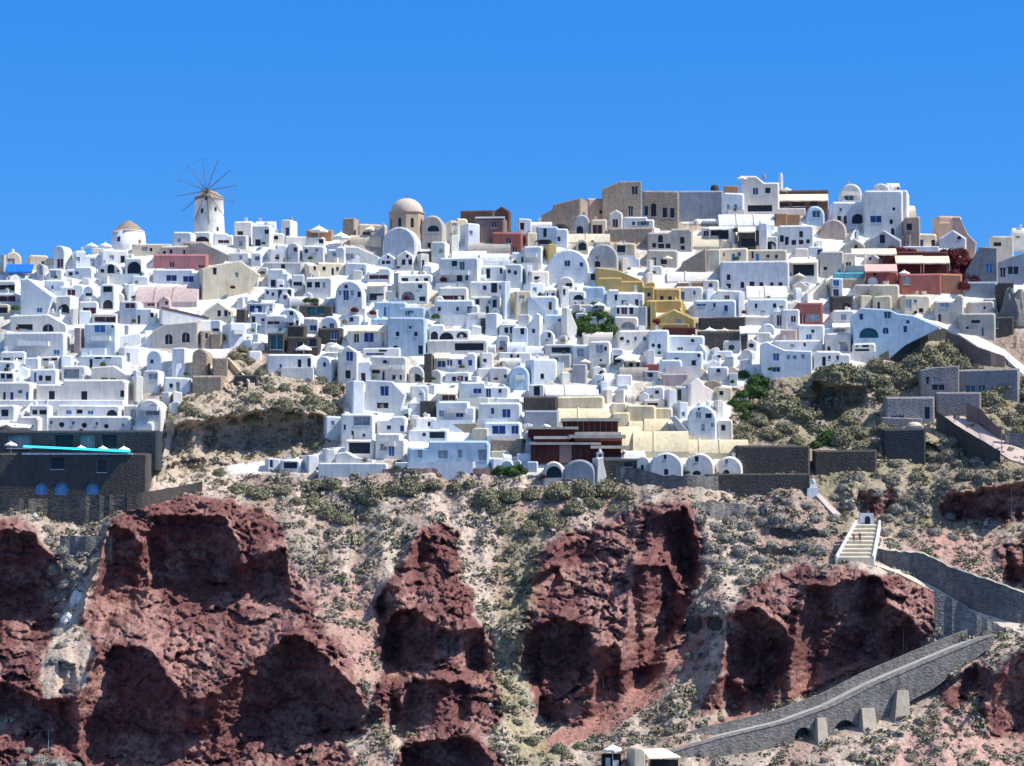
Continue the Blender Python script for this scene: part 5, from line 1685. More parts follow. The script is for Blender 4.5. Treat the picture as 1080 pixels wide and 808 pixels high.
# lower road with arches
vx = house('Y', 688, 1062, 672, 815, 'masonry', 18,
      [('a', 'k', 847, 775, 21, 17), ('a', 'k', 893, 770, 29, 20)], 'long grey stone viaduct wall with two dark arches climbing to the right',
      [(688, 793), (760, 775), (830, 761), (880, 745), (930, 722), (985, 701), (1030, 684), (1062, 673), (1062, 682), (1030, 704), (990, 729), (950, 748), (915, 782), (860, 794), (800, 800), (720, 809), (690, 815)],
      name='viaduct', cat='viaduct', dmax=3.0, extras=False, yfront=ground(875, 768).y - 2.5, reveal=1.6)
rtv, fxv, Yv, z0v, phv, kv, hx0, hyb, axv = LAST[0]
def vu(px): return (axv + (px - hx0) / kv - fxv) / math.cos(phv)
def vz(py): return (hyb - py) / kv
for x0, x1, yt, yb, lean in ((856, 868, 757, 786, 4), (906, 922, 748, 772, 3), (940, 958, 730, 757, 9)):
    m = MB(); a, b = vu(x0), vu(x1); zt, zb = vz(yt), vz(yb); t_ = vu(x0 + lean) - a
    m.v = [(a, -2.6, zb - 1), (b, -2.6, zb - 1), (b, -.02, zb - 1), (a, -.02, zb - 1), (a + t_, -.7, zt), (b + t_ * .4, -.7, zt), (b + t_ * .4, -.02, zt), (a + t_, -.02, zt)]
    m.f = [(3, 2, 1, 0), (4, 5, 6, 7), (0, 1, 5, 4), (1, 2, 6, 5), (2, 3, 7, 6), (3, 0, 4, 7)]; m.m = [0] * 6
    m.build('buttress', st_t, rtv)
tops = [(688, 793), (760, 775), (830, 761), (880, 745), (930, 722), (985, 701), (1030, 684), (1062, 673)]
m = MB(); c = MB(); rd = MB()
for (xa, ya), (xb, yb) in zip(tops[:-1], tops[1:]):
    a, b, za, zb = vu(xa), vu(xb), vz(ya), vz(yb)
    for bb, y0, y1, dz0, dz1 in ((m, 5.6, 6.1, -1, .1), ):
        i = len(bb.v); bb.v += [(a, y0, za + dz0), (b, y0, zb + dz0), (b, y1, zb + dz0), (a, y1, za + dz0), (a, y0, za + 1.6), (b, y0, zb + 1.6), (b, y1, zb + 1.6), (a, y1, za + 1.6)]
        for q in ((4, 5, 6, 7), (0, 1, 5, 4), (2, 3, 7, 6), (1, 2, 6, 5), (3, 0, 4, 7)): bb.f.append(tuple(i + w_ for w_ in q)); bb.m.append(0)
    rd.face([(a, .4, za - .35), (b, .4, zb - .35), (b, 5.6, zb - .2), (a, 5.6, za - .2)])
    i = len(c.v); c.v += [(a, -.1, za), (b, -.1, zb), (b, .5, zb), (a, .5, za), (a, .05, za + .25), (b, .05, zb + .25), (b, .45, zb + .25), (a, .45, za + .25)]
    for q in ((4, 5, 6, 7), (0, 1, 5, 4), (2, 3, 7, 6), (1, 2, 6, 5), (3, 0, 4, 7)): c.f.append(tuple(i + w_ for w_ in q)); c.m.append(0)
m.build('far_parapet', st_g, rtv); c.build('coping', st_g, rtv); rd.build('roadway', WM('g'), rtv)

# white stepped landing with two people
Yl = ground(905, 590).y - .8
def landing():
    loc = at(905, 591, Yl); rt = empty('stepped_landing', loc); m = MB(); n = 9
    bl, br, tl, tr = (883, 591), (920, 591), (904, 553), (927, 553)
    for i in range(n):
        def e(t, dpt): 
            L_ = at(bl[0] + (tl[0] - bl[0]) * t, bl[1] + (tl[1] - bl[1]) * t, Yl + dpt) - loc; R_ = at(br[0] + (tr[0] - br[0]) * t, br[1] + (tr[1] - br[1]) * t, Yl + dpt) - loc
            return L_, R_
        t0, t1 = i / n, (i + 1) / n; d0 = 6.5 * t0; d1 = 6.5 * t1
        L0, R0 = e(t0, d0); L1, R1 = e(t0 + (t1 - t0) * .75, d0); L2, R2 = e(t1, d1)
        m.face([L0, R0, R1, L1]); m.face([L1, R1, R2, L2])
        m.face([L0 - Vector((0, 0, 2.5)), L0, L1, L2, L2 - Vector((0, 0, 2.5))]); m.face([R2 - Vector((0, 0, 2.5)), R2, R1, R0, R0 - Vector((0, 0, 2.5))])
    m.face([e(0, 0)[0] - Vector((0, 0, 2)), e(0, 0)[1] - Vector((0, 0, 2)), e(0, 0)[1], e(0, 0)[0]])
    m.build('steps', MATS['wall_cream'], rt)
    for sgn, (p, q) in ((-1, (bl, tl)), (1, (br, tr))):
        c = MB(); A = at(p[0], p[1], Yl) - loc; B = at(q[0], q[1], Yl + 6.5) - loc; w_ = .35
        c.v = [tuple(A + Vector((sgn * 0, 0, -1))), tuple(A + Vector((sgn * w_, 0, -1))), tuple(B + Vector((sgn * w_, 0, -1))), tuple(B + Vector((0, 0, -1))),
               tuple(A + Vector((0, 0, .8))), tuple(A + Vector((sgn * w_, 0, .8))), tuple(B + Vector((sgn * w_, 0, .8))), tuple(B + Vector((0, 0, .8)))]
        c.f = [(4, 5, 6, 7), (0, 1, 5, 4), (1, 2, 6, 5), (3, 0, 4, 7), (2, 3, 7, 6)]; c.m = [0] * 5
        c.build('parapet', MATS['wall_white'], rt)
    c = MB(); P_ = at(915, 556, Yl + 6.6) - loc; c.box(P_.x - 1.6, P_.x + 1.4, P_.y, P_.y + 1.5, P_.z - 1, P_.z + 2.6, top=.25); c.build('gate_wall', MATS['wall_white'], rt)
    c = MB(); hp = hole_pts('a', 0, 1.1, 1.0, 1.9); c.face([(P_.x + u, P_.y - .02, P_.z + z) for u, z in hp]); c.build('doorway', PM('k'), rt)
    tag(rt, 'white stepped landing on the slope where two people stand', 'landing', None)
landing()

def person(px, py, cloth, legs, label, fac=0, dy=0):
    P_ = at(px, py, Yl + 3.0 + dy); me = bpy.data.meshes.new('person'); b = bmesh.new()
    J = {'pel': (0, 0, .95), 'wai': (0, 0, 1.12), 'che': (0, -.01, 1.36), 'nec': (0, 0, 1.50), 'hea': (0, -.01, 1.62), 'top': (0, 0, 1.74),
         'hl': (.1, 0, .9), 'kl': (.12, -.05, .5), 'al': (.12, .02, .08), 'tl': (.13, -.16, .03), 'hr': (-.1, 0, .9), 'kr': (-.11, .02, .5), 'ar': (-.12, .08, .08), 'tr': (-.13, -.1, .03),
         'sl': (.19, 0, 1.42), 'el': (.26, .03, 1.14), 'wl': (.24, -.1, .92), 'fl': (.23, -.14, .84), 'sr': (-.19, 0, 1.42), 'er': (-.26, .04, 1.14), 'wr': (-.27, -.04, .9), 'fr': (-.27, -.07, .82)}
    Rr = {'pel': .15, 'wai': .13, 'che': .15, 'nec': .06, 'hea': .10, 'top': .07, 'hl': .095, 'kl': .065, 'al': .045, 'tl': .04, 'hr': .095, 'kr': .065, 'ar': .045, 'tr': .04,
          'sl': .065, 'el': .045, 'wl': .032, 'fl': .035, 'sr': .065, 'er': .045, 'wr': .032, 'fr': .035}
    E = 'pel-wai wai-che che-nec nec-hea hea-top pel-hl hl-kl kl-al al-tl pel-hr hr-kr kr-ar ar-tr che-sl sl-el el-wl wl-fl che-sr sr-er er-wr wr-fr'.split()
    names = list(J); V_ = [b.verts.new(J[n]) for n in names]
    for e in E: p, q = e.split('-'); b.edges.new((V_[names.index(p)], V_[names.index(q)]))
    b.to_mesh(me); b.free(); o = bpy.data.objects.new('person', me); col.objects.link(o)
    md = o.modifiers.new('s', 'SKIN'); sv = me.skin_vertices[0].data
    for i, n in enumerate(names): sv[i].radius = (Rr[n], Rr[n] * .85); sv[i].use_root = (n == 'pel')
    s2 = o.modifiers.new('u', 'SUBSURF'); s2.levels = 1
    dg = bpy.context.evaluated_depsgraph_get(); m2 = bpy.data.meshes.new_from_object(o.evaluated_get(dg))
    o.modifiers.clear(); o.data = m2
    for mm in (MATS['skin'], MATS[cloth], MATS[legs], MATS['hair']): m2.materials.append(mm)
    idx = []
    for p in m2.polygons:
        z = p.center.z; x = abs(p.center.x)
        idx.append(3 if z > 1.66 or (z > 1.58 and p.center.y > .02) else 0 if z > 1.47 or (x > .2 and z < 1.1) else 1 if z > .92 else 2 if z > .1 else 3)
    m2.polygons.foreach_set('material_index', idx); m2.polygons.foreach_set('use_smooth', [True] * len(idx)); m2.update()
    o.location = P_; o.rotation_euler = (0, 0, fac)
    tag(o, label, 'person')
person(900.5, 572, 'cloth_red', 'cloth_dark', 'person in a dark red top standing on the white stepped landing, left of two', .4)
person(907, 571.5, 'cloth_dark', 'cloth_dark', 'person in dark clothes standing on the white stepped landing, right of two', -.5)

# small white shrine by the dark terrace wall
Yq = ground(856, 522).y - 1; loc = at(857, 523, Yq); rt = empty('shrine', loc)
m = MB(); m.box(-1.1, 1.3, 0, 1.8, -1.5, 1.5, top=.2); m.box(-.5, 1.0, .3, 1.5, 1.5, 2.6, top=.25); m.build('base', MATS['wall_white'], rt)
m = MB(); m.lathe([(.5, 2.6), (.35, 3.1), (.01, 3.4)], 10, .25, .9); m.box(.2, .3, .85, .95, 3.3, 4.2); m.box(0, .5, .86, .94, 3.8, 3.92); m.build('cupola', MATS['wall_white'], rt)
tag(rt, 'tiny white roadside shrine at the right end of the dark terrace wall', 'shrine')

# lamp poles
def pole(px, yt, yb, label, arm=True):
    Y = ground(px, yb).y - .6; b = at(px, yb, Y); h = at(px, yt, Y).z - b.z; rt = empty('lamp_pole', b)
    m = MB(); m.tube((0, 0, -.6), (0, 0, h), .10, 8, r2=.06); m.build('pole', MATS['pole_metal'], rt)
    m = MB(); m.tube((0, 0, h - .1), (.7, -.2, h + .12), .04, 5); m.box(.55, 1.0, -.32, -.1, h + .04, h + .16); m.build('lamp_head', MATS['pole_metal'], rt)
    tag(rt, label, 'lamp pole')
pole(953, 640, 691, 'tall thin pole in front of the deep hollow of the undercut rock face')
pole(1067, 507, 545, 'pole standing against the dark red ledge near the right edge')
pole(1056.5, 440, 477, 'pole on the pink paved stepped road at the right')
pole(894, 710, 728, 'short pole on the viaduct road, highest of four along it')
pole(855, 731, 749, 'short pole on the viaduct road, above the left dark arch')
pole(822, 742, 760, 'short pole on the viaduct road, second from the bottom')
pole(803, 750, 768, 'short pole on the viaduct road, lowest of four')
pole(51, 770, 792, 'thin weathered pole at the lower left under the broad rock bluff')
pole(636, 702, 722, 'small pole in the shaded hollow of the massive rounded rock')
pole(1040, 247, 262, 'small pole on the skyline at the right')

# bottom edge: kiosk parasol, shelter and low arched kiosk
Yb = ground(645, 806).y - 1.5
o = parasol(636, 656, 785, 791, 'w'); o.location = at(646, 790, Yb); o['label'] = 'white parasol at the bottom edge with a dark kiosk under it'; PARASOLS.pop()
loc = at(645, 812, Yb + .3); rt = empty('kiosk', loc); m = MB(); m.box(-1.6, 1.6, 0, 1.6, -2, 2.6); m.build('booth', WM('k'), rt)
m = MB(); m.box(-1.0, -.2, -.06, .0, .2, 2.0); m.box(.35, 1.2, -.06, .0, .2, 1.6); m.build('panel', MATS['wall_white'], rt)
tag(rt, 'dark little kiosk with white panels under the bottom edge parasol', 'kiosk')
loc = at(697, 812, Yb - .5); rt = empty('shelter', loc); k = 1 / kpx(Yb)
m = MB(); v = [at(678, 790, Yb - 2.0), at(700, 789, Yb + 1), at(718, 798, Yb + 1), at(684, 799, Yb - 2.6)]
v = [p - loc for p in v]; m.face([v[3], v[2], v[1], v[0]]); dn = Vector((0, 0, -.25)); m.face([v[0] + dn, v[1] + dn, v[2] + dn, v[3] + dn])
for i in range(4): a, b = v[i], v[(i + 1) % 4]; m.face([a + dn, b + dn, b, a])
m.build('roof', MATS['canvas_cream'], rt)
m = MB()
for p in v: m.tube((p.x * .85, p.y * .85, -1.5), (p.x * .85, p.y * .85, p.z - .25), .08, 6)
m.box(-1.8, 2.8, .6, 1.0, -1.5, 1.6); m.build('back_wall', WM('k'), rt)
tag(rt, 'open shelter with a pale flat roof at the bottom edge beside the road', 'shelter')
house('V', 661, 681, 789, 816, 'c', 12, [], 'small cream arched hut at the bottom edge between parasol and shelter', extras=False, name='hut', cat='hut')

# boulders
def boulder(px, py, w, h, mat, label, seed):
    Y = ground(px, py).y - .3; b = at(px, py, Y); k = 1 / kpx(Y)
    bm = bmesh.new(); bmesh.ops.create_icosphere(bm, subdivisions=4, radius=1)
    for v in bm.verts:
        n_ = noise.noise(v.co * 1.3 + Vector((seed, 0, 0))) * .35 + noise.noise(v.co * 3.7 + Vector((0, seed, 0))) * .14
        v.co = Vector((v.co.x * w / 2 / k, v.co.y * w / 2.4 / k, v.co.z * h / 2 / k)) * (1 + n_)
    me = bpy.data.meshes.new('boulder'); bm.to_mesh(me); bm.free(); me.materials.append(mat)
    o = bpy.data.objects.new('boulder', me); col.objects.link(o); o.location = b; tag(o, label, 'boulder')
boulder(81, 633, 15, 20, MATS['pale_rock'], 'larger of two pale white boulders in the gully left of the largest crag', 1.3)
boulder(71, 654, 13, 15, MATS['pale_rock'], 'smaller of two pale white boulders in the gully left of the largest crag', 4.1)
boulder(72, 729, 20, 13, MATS['dark_rock'], 'rounded dark boulder at the bottom of the left gully', 7.7)
boulder(517, 744, 6, 5, MATS['pale_rock'], 'small pale stone on the red rock knob', 2.7)
boulder(15, 487, 42, 22, plaster('grey_hump', (0.33, 0.31, 0.29), 0.2), 'smooth grey rock hump at the left end of the dark hotel', 9.2)
boulder(1072, 340, 34, 70, plaster('grey_crag', (0.30, 0.28, 0.26), 0.2, True), 'tall grey rounded crag at the right edge above the white-edged path', 12.2)
boulder(37, 545, 5, 8, MATS['pale_rock'], 'small upright white marker stone near the left edge', 5.5)

# ------------------------------------------------------------------ vegetation
def leafmat(name, a, b):
    m = bpy.data.materials.new(name); nt, N, L, P = nodes(m)
    P.inputs['Roughness'].default_value = .9; P.inputs['Specular IOR Level'].default_value = .1
    g = N.new('ShaderNodeNewGeometry'); n1 = N.new('ShaderNodeTexNoise'); n1.inputs['Scale'].default_value = 1.8; n1.inputs['Detail'].default_value = 4
    L.new(g.outputs['Position'], n1.inputs['Vector']); mx = N.new('ShaderNodeMix'); mx.data_type = 'RGBA'
    mr = N.new('ShaderNodeMapRange'); mr.inputs['From Min'].default_value = .35; mr.inputs['From Max'].default_value = .65
    L.new(n1.outputs['Fac'], mr.inputs['Value']); L.new(mr.outputs[0], mx.inputs['Factor'])
    mx.inputs[6].default_value = (*a, 1); mx.inputs[7].default_value = (*b, 1); L.new(mx.outputs[2], P.inputs['Base Color']); return m
LEAF = {'dry': leafmat('dry_scrub', (0.22, 0.20, 0.15), (0.31, 0.28, 0.21)), 'olive': leafmat('olive_scrub', (0.16, 0.155, 0.095), (0.27, 0.25, 0.165)),
        'green': leafmat('green_leaves', (0.035, 0.075, 0.025), (0.08, 0.13, 0.04)), 'red': leafmat('red_leaves', (0.16, 0.03, 0.035), (0.09, 0.03, 0.03)),
        'grey': leafmat('grey_scrub', (0.27, 0.255, 0.22), (0.37, 0.34, 0.29))}
def bush_mesh(kind, seed, tall=.75):
    rnd = random.Random(seed); V_ = []; F_ = []
    bm = bmesh.new(); bmesh.ops.create_icosphere(bm, subdivisions=3, radius=1)
    def rad(d): return 1 + .32 * noise.noise(d * 1.7 + Vector((seed * 3.1, 0, 0))) + .12 * noise.noise(d * 4.5 + Vector((0, seed, 0)))
    for v in bm.verts: d = v.co.normalized(); v.co = d * rad(d) * .86
    for v in bm.verts: V_.append((v.co.x, v.co.y, max(v.co.z * tall, -.35)))
    bm.verts.index_update(); F_ = [tuple(v.index for v in f.verts) for f in bm.faces]; bm.free()
    for i in range(900):
        d = Vector((rnd.gauss(0, 1), rnd.gauss(0, 1), rnd.gauss(.25, 1))).normalized()
        if d.z < -.3: continue
        p = d * rad(d) * rnd.uniform(.84, 1.06); p = Vector((p.x, p.y, p.z * tall)); s_ = rnd.uniform(.05, .11)
        t = (d + Vector((rnd.gauss(0, .6), rnd.gauss(0, .6), rnd.gauss(0, .6)))).normalized(); u = t.orthogonal().normalized(); w_ = t.cross(u)
        k = len(V_); V_ += [tuple(p + u * s_), tuple(p + w_ * s_ * .8), tuple(p - u * s_), tuple(p - w_ * s_ * .8)]; F_.append((k, k + 1, k + 2, k + 3))
    me = bpy.data.meshes.new('bush'); me.from_pydata(V_, [], F_); me.materials.append(LEAF[kind]); me.update(); return me
BM = {k: [bush_mesh(k, i + 10 * j, .72) for i in range(3)] for j, k in enumerate(LEAF)}
ZONES = []
def bushes(kind, label, group, spec, cat='bush', name='bush', dy=0.0):
    for s_ in spec.split(')'):
        s_ = s_.strip().strip('(')
        if not s_: continue
        x, y, w_ = [float(q) for q in s_.split(',')]
        g = ground(x, y); me = random.choice(BM[kind]); o = bpy.data.objects.new(name, me); col.objects.link(o)
        r = w_ * kpx(g.y) / 2 * 1.22; o.location = (g.x, g.y - dy, g.z - r * .1); o.scale = (r, r * .9, r * random.uniform(.85, 1.15))
        o.rotation_euler = (R(random.uniform(-8, 12)), R(random.uniform(-8, 8)), random.uniform(0, 6.28))
        tag(o, label, cat, group)
bushes('olive', 'rounded grey-green shrub on the slope right of the cream vaults', 'shrubs on the right-hand slope',
 '(817,430,37.5)(843,440,33)(786,456,22.5)(812,459,22.5)(784,464,21)(832,425,24)(850,448,21)(800,445,21)(828,455,21)(870,396,21)(925,404,27)(935,416,24)(945,428,24)(930,455,24)(905,459,24)(890,466,27)(850,415,18)(915,474,21)(880,486,21)(840,466,16.5)(862,455,18)(950,440,18)(895,445,18)')
bushes('olive', 'grey-green shrub under the pale blue cliff-edge house', 'shrubs under the pale blue house',
 '(880,398,33.8)(905,400,28.6)(892,392,23.4)(955,404,28.6)(975,398,31.2)(990,388,39)(965,386,28.6)(1012,384,23.4)(940,390,20.8)(925,388,20.8)(1000,372,26)(978,372,23.4)(1030,392,15.6)')
bushes('green', 'dark green leafy tree beside the right end of the town', 'dark green trees by the town',
 '(795,414,22.1)(785,430,20.8)(800,404,20.8)(808,418,18.2)(790,440,15.6)(783,418,15.6)(873,466,22.1)(881,458,15.6)(860,470,13)(785,396,13)(775,425,13)', 'tree', 'tree')
bushes('green', 'dense dark green tree in the hollow between white houses', 'trees in the hollow in mid town',
 '(612,346,20)(625,350,22)(640,348,20)(618,336,18)(632,334,18)(645,340,14)(608,334,12)(627,326,14)', 'tree', 'tree', 1.2)
bushes('olive', 'grey-green cushion shrub near the right edge above the paved road', 'shrubs at the right edge',
 '(1045,424,28.8)(1060,412,31.2)(1074,404,24)(1068,444,21.6)(1080,432,19.2)(1076,458,19.2)(1085,415,24)(1052,398,16.8)(1085,445,16.8)')
bushes('dry', 'grey-brown shrub below the pink paved stepped road', 'shrubs below the paved road',
 '(975,474,19.5)(985,484,21.8)(1000,482,19.5)(1003,468,18.4)(985,494,16.1)(965,504,16.1)(1020,502,19.5)(1040,507,21.8)(1060,503,20.7)(1077,500,16.1)(940,507,18.4)(925,502,13.8)(955,527,16.1)(975,522,16.1)(1000,512,16.1)(1012,490,16.1)(1030,488,16.1)(945,490,13.8)(1050,492,13.8)')
bushes('olive', 'grey-green shrub along the foot of the white town', 'shrubs along the foot of the town',
 '(232,500,13.8)(250,517,19.5)(275,522,24.1)(300,520,17.2)(330,514,19.5)(350,512,19.5)(372,522,27.6)(345,541,20.7)(362,549,20.7)(392,524,27.6)(415,518,25.3)(435,516,27.6)(457,512,19.5)(512,528,27.6)(541,524,25.3)(522,537,18.4)(560,522,20.7)(590,522,27.6)(615,518,25.3)(640,518,25.3)(660,523,17.2)(605,537,21.8)(575,547,26.4)(560,558,20.7)(585,557,18.4)(625,533,19.5)(648,538,14.9)(480,515,16.1)(495,512,13.8)(312,530,13.8)(330,530,13.8)')
bushes('green', 'bright green bush at the right end of the long pale blue terrace house', 'green bushes by the terrace house',
 '(528,498,16)(540,499,18)(550,497,12)(419,494,8)(420,488,7)')
bushes('grey', 'pale grey cushion shrub on the slope between the big red rocks', 'grey cushions between the big rocks',
 '(750,576,16.1)(765,567,16.1)(781,582,16.1)(760,596,16.1)(745,591,13.8)(775,602,13.8)(790,567,16.1)(800,591,16.1)(786,556,14.9)(815,577,16.1)(830,591,13.8)(850,577,16.1)(840,557,14.9)(865,582,16.1)(870,563,13.8)(880,548,13.8)(895,533,13.8)(860,548,13.8)(820,548,16.1)(805,552,13.8)(755,611,13.8)(785,613,13.8)(735,626,11.5)(742,642,11.5)(770,550,13.8)(752,556,13.8)(735,548,13.8)(810,535,13.8)(830,530,12.6)(850,533,11.5)(795,540,11.5)(775,540,12.6)')
bushes('grey', 'pale grey cushion shrub near the white stepped landing', 'grey cushions by the landing',
 '(936,547,16)(930,562,14)(945,537,14)(960,548,12)(985,562,15)(1005,567,12)(1000,545,12)(975,540,12)(955,562,12)(940,575,10)(890,515,12)(905,505,12)(925,520,12)(880,525,10)(1020,560,10)(1045,555,10)')
bushes('grey', 'pale grey cushion shrub in the narrow gully at the far left', 'grey cushions in the left gully',
 '(60,602,17)(70,617,14)(55,627,14)(66,582,16)(76,597,14)(50,572,12)(60,667,12)(65,682,12)(58,697,12)(72,702,12)(50,558,12)(90,602,10)(85,585,10)(95,575,10)(62,650,10)')
bushes('grey', 'pale grey shrub at the lower left corner', 'grey shrubs at the lower left corner', '(40,803,20)(60,806,17)(20,806,14)(78,808,12)(30,792,10)')
bushes('dry', 'small dry shrub in the scree gully left of the rock spire', 'dry shrubs left of the spire',
 '(330,562,10)(355,577,10)(375,602,10)(345,602,9)(390,592,10)(380,572,10)(365,622,9)(396,563,10)(405,548,12)(420,551,12)(340,582,9)(360,642,8)(372,655,8)(388,620,8)(350,560,10)(318,552,10)(400,578,9)(385,545,10)')
bushes('olive', 'small olive-green shrub in the gully right of the rock spire', 'olive shrubs right of the spire',
 '(540,602,13)(549,622,11)(545,652,12)(538,672,11)(545,692,10)(535,722,11)(561,782,14)(590,792,17)(611,788,13)(545,762,11)(552,742,10)(540,580,12)(530,560,12)(525,590,10)(533,640,10)(530,700,9)(540,790,12)')
bushes('dry', 'small dry shrub beside the reddish track above the bottom shelter', 'dry shrubs by the red track',
 '(700,757,12)(716,747,12)(706,772,11)(731,752,11)(690,782,11)(741,767,10)(700,722,10)(716,707,10)(726,692,9)(710,735,10)(745,690,9)(735,705,9)(760,758,9)(780,765,9)(775,745,8)(800,735,9)(720,765,10)(670,775,10)')
bushes('olive', 'shrub on the tan rocks around the round stone bastion', 'shrubs around the stone bastion',
 '(262,382,13)(258,397,15)(248,377,17)(275,394,13)(270,422,17)(285,432,19)(300,427,19)(310,437,17)(330,427,24)(346,432,22)(350,412,20)(320,412,14)(255,432,13)(265,442,17)(335,472,11)(195,432,17)(205,437,15)(190,422,13)(340,402,12)(300,410,12)(285,412,12)(355,395,10)(245,445,10)(215,440,10)')
bushes('dry', 'dry shrub on the rocky ground at the lower right', 'dry shrubs at the lower right',
 '(1010,700,10)(1020,690,9)(1040,672,12)(1048,662,12)(985,745,9)(1000,760,10)(970,775,10)(940,790,10)(960,800,12)(990,790,9)(1020,775,9)(1040,790,10)(1060,800,10)(900,800,12)(870,803,10)(920,805,10)(840,806,10)(1000,705,9)(975,760,8)')
bushes('red', 'clump of dark red vine over the awning restaurant on the right', 'red vine over the awning restaurant',
 '(1002,272,20)(1014,280,22)(1024,288,18)(1008,292,20)(1022,276,14)(994,268,12)(1012,268,14)(930,268,14)(940,266,14)(950,267,12)(920,270,12)(960,268,12)(1026,296,14)(1016,303,14)', 'vine', 'vine', 1.5)
for lb, x, y, w_, kd in (('dark potted shrub on the terrace right of the pale blue block', 460, 337, 9, 'green'), ('reddish flowering plant beside the arch-fronted villa', 375, 330, 9, 'red'),
                     ('reddish flowering plant on the terrace left of the pool wall', 394, 333, 8, 'red'), ('dark plant left of the turquoise pool edge', 468, 298, 8, 'red'),
                     ('dark shrub at the far left under the striped dark openings', 19, 328, 9, 'green'), ('round tree beside the gabled cream house', 258, 372, 14, 'olive'),
                     ('red bougainvillea on the cream sloping house', 247, 306, 6, 'red'), ('green planter on the ledge above the dark green pool wall', 325, 320, 9, 'green'),
                     ('green planter left on the ledge above the dark green pool wall', 333, 320, 8, 'green'), ('dark shrub in front of the long low terracotta building', 327, 254, 8, 'green'),
                     ('dark palm-like shrub on the skyline left of the windmill', 161, 257, 9, 'olive'), ('dark shrub by the skyline cafe', 724, 219, 14, 'green'),
                     ('green shrub next to the grey mesh awning of the cafe', 775, 246, 8, 'green'), ('red shrub on the ochre steps', 691, 342, 10, 'red')):
    g = ground(x, y); o = bpy.data.objects.new('potted_shrub', BM[kd][0]); col.objects.link(o); r = w_ * kpx(g.y) / 2
    o.location = (g.x, g.y - 2.6, g.z + .3); o.scale = (r, r, r); tag(o, lb, 'plant')

# uncountable small tufts and loose stones
def scatter(name, n, polys, mats, size, seed, blob):
    rnd = random.Random(seed); V_ = []; F_ = []; M_ = []
    base_v = [(math.cos(a), math.sin(a), 0) for a in [2 * math.pi * q / 6 for q in range(6)]]
    made = 0
    while made < n:
        x = rnd.uniform(-20, 1100); y = rnd.uniform(400, 860)
        if y > 815 and rnd.random() < .5: continue
        if any(inside((x, y), p) for p in polys[1]) : continue
        if not any(inside((x, y), p) for p in polys[0]): continue
        cl = noise.noise(Vector((x / 26, y / 18, seed)))
        if rnd.random() > .55 + cl * 1.4: continue
        g = ground(x, y); s_ = rnd.uniform(*size) * (1.5 if rnd.random() < .12 else 1); k = len(V_); mi = rnd.randrange(len(mats))
        if blob:
            el = rnd.uniform(.7, 1.5)
            for q in range(22):
                d = Vector((rnd.gauss(0, 1), rnd.gauss(0, 1), abs(rnd.gauss(0, .8)))).normalized(); rr = s_ * rnd.uniform(.55, 1.05)
                p = Vector((g.x + d.x * rr * el, g.y + d.y * rr, g.z + d.z * rr * .75)); t = (d + Vector((rnd.gauss(0, .5), rnd.gauss(0, .5), rnd.gauss(0, .5)))).normalized()
                u = t.orthogonal().normalized(); w2 = t.cross(u); z_ = s_ * rnd.uniform(.22, .42); i = len(V_)
                V_ += [tuple(p + u * z_), tuple(p + w2 * z_ * .8), tuple(p - u * z_), tuple(p - w2 * z_ * .8)]; F_.append((i, i + 1, i + 2, i + 3)); M_.append(mi)
        else:
            a0 = rnd.random() * 3; 
            pts = [Vector((rnd.uniform(.6, 1) * sx, rnd.uniform(.6, 1) * sy, rnd.uniform(.4, .8) * sz)) for sz in (-1, 1) for sx, sy in ((-1, -1), (1, -1), (1, 1), (-1, 1))]
            for p in pts: V_.append((g.x + s_ * (p.x * math.cos(a0) - p.y * math.sin(a0)), g.y + s_ * (p.x * math.sin(a0) + p.y * math.cos(a0)), g.z + s_ * p.z))
            for q in ((4, 5, 6, 7), (0, 1, 5, 4), (1, 2, 6, 5), (2, 3, 7, 6), (3, 0, 4, 7)): F_.append(tuple(k + w_ for w_ in q)); M_.append(mi)
        made += 1
    me = bpy.data.meshes.new(name); me.from_pydata(V_, [], F_)
    for m in mats: me.materials.append(m)
    me.polygons.foreach_set('material_index', M_); me.update(); o = bpy.data.objects.new(name, me); col.objects.link(o); tag(o, kind='stuff')
SL = [poly('-20,495 1100,495 1100,860 -20,860'), poly('770,400 900,400 1000,350 1100,390 1100,500 860,500 800,470 770,465'), poly('168,412 262,412 268,350 310,392 362,400 362,470 300,494 165,512')]
scatter('scrub', 3600, (SL, RED + TRACK[:2]), [LEAF['dry'], LEAF['dry'], LEAF['grey'], LEAF['olive'], LEAF['olive']], (.28, 1.1), 5, True)
scatter('loose_stones', 3000, (SL, RED), [WM('c3'), WM('r2'), plaster('stone_tan', (0.40, 0.31, 0.25), .2), plaster('stone_red', (0.34, 0.24, 0.2), .2)], (.12, .38), 9, False)

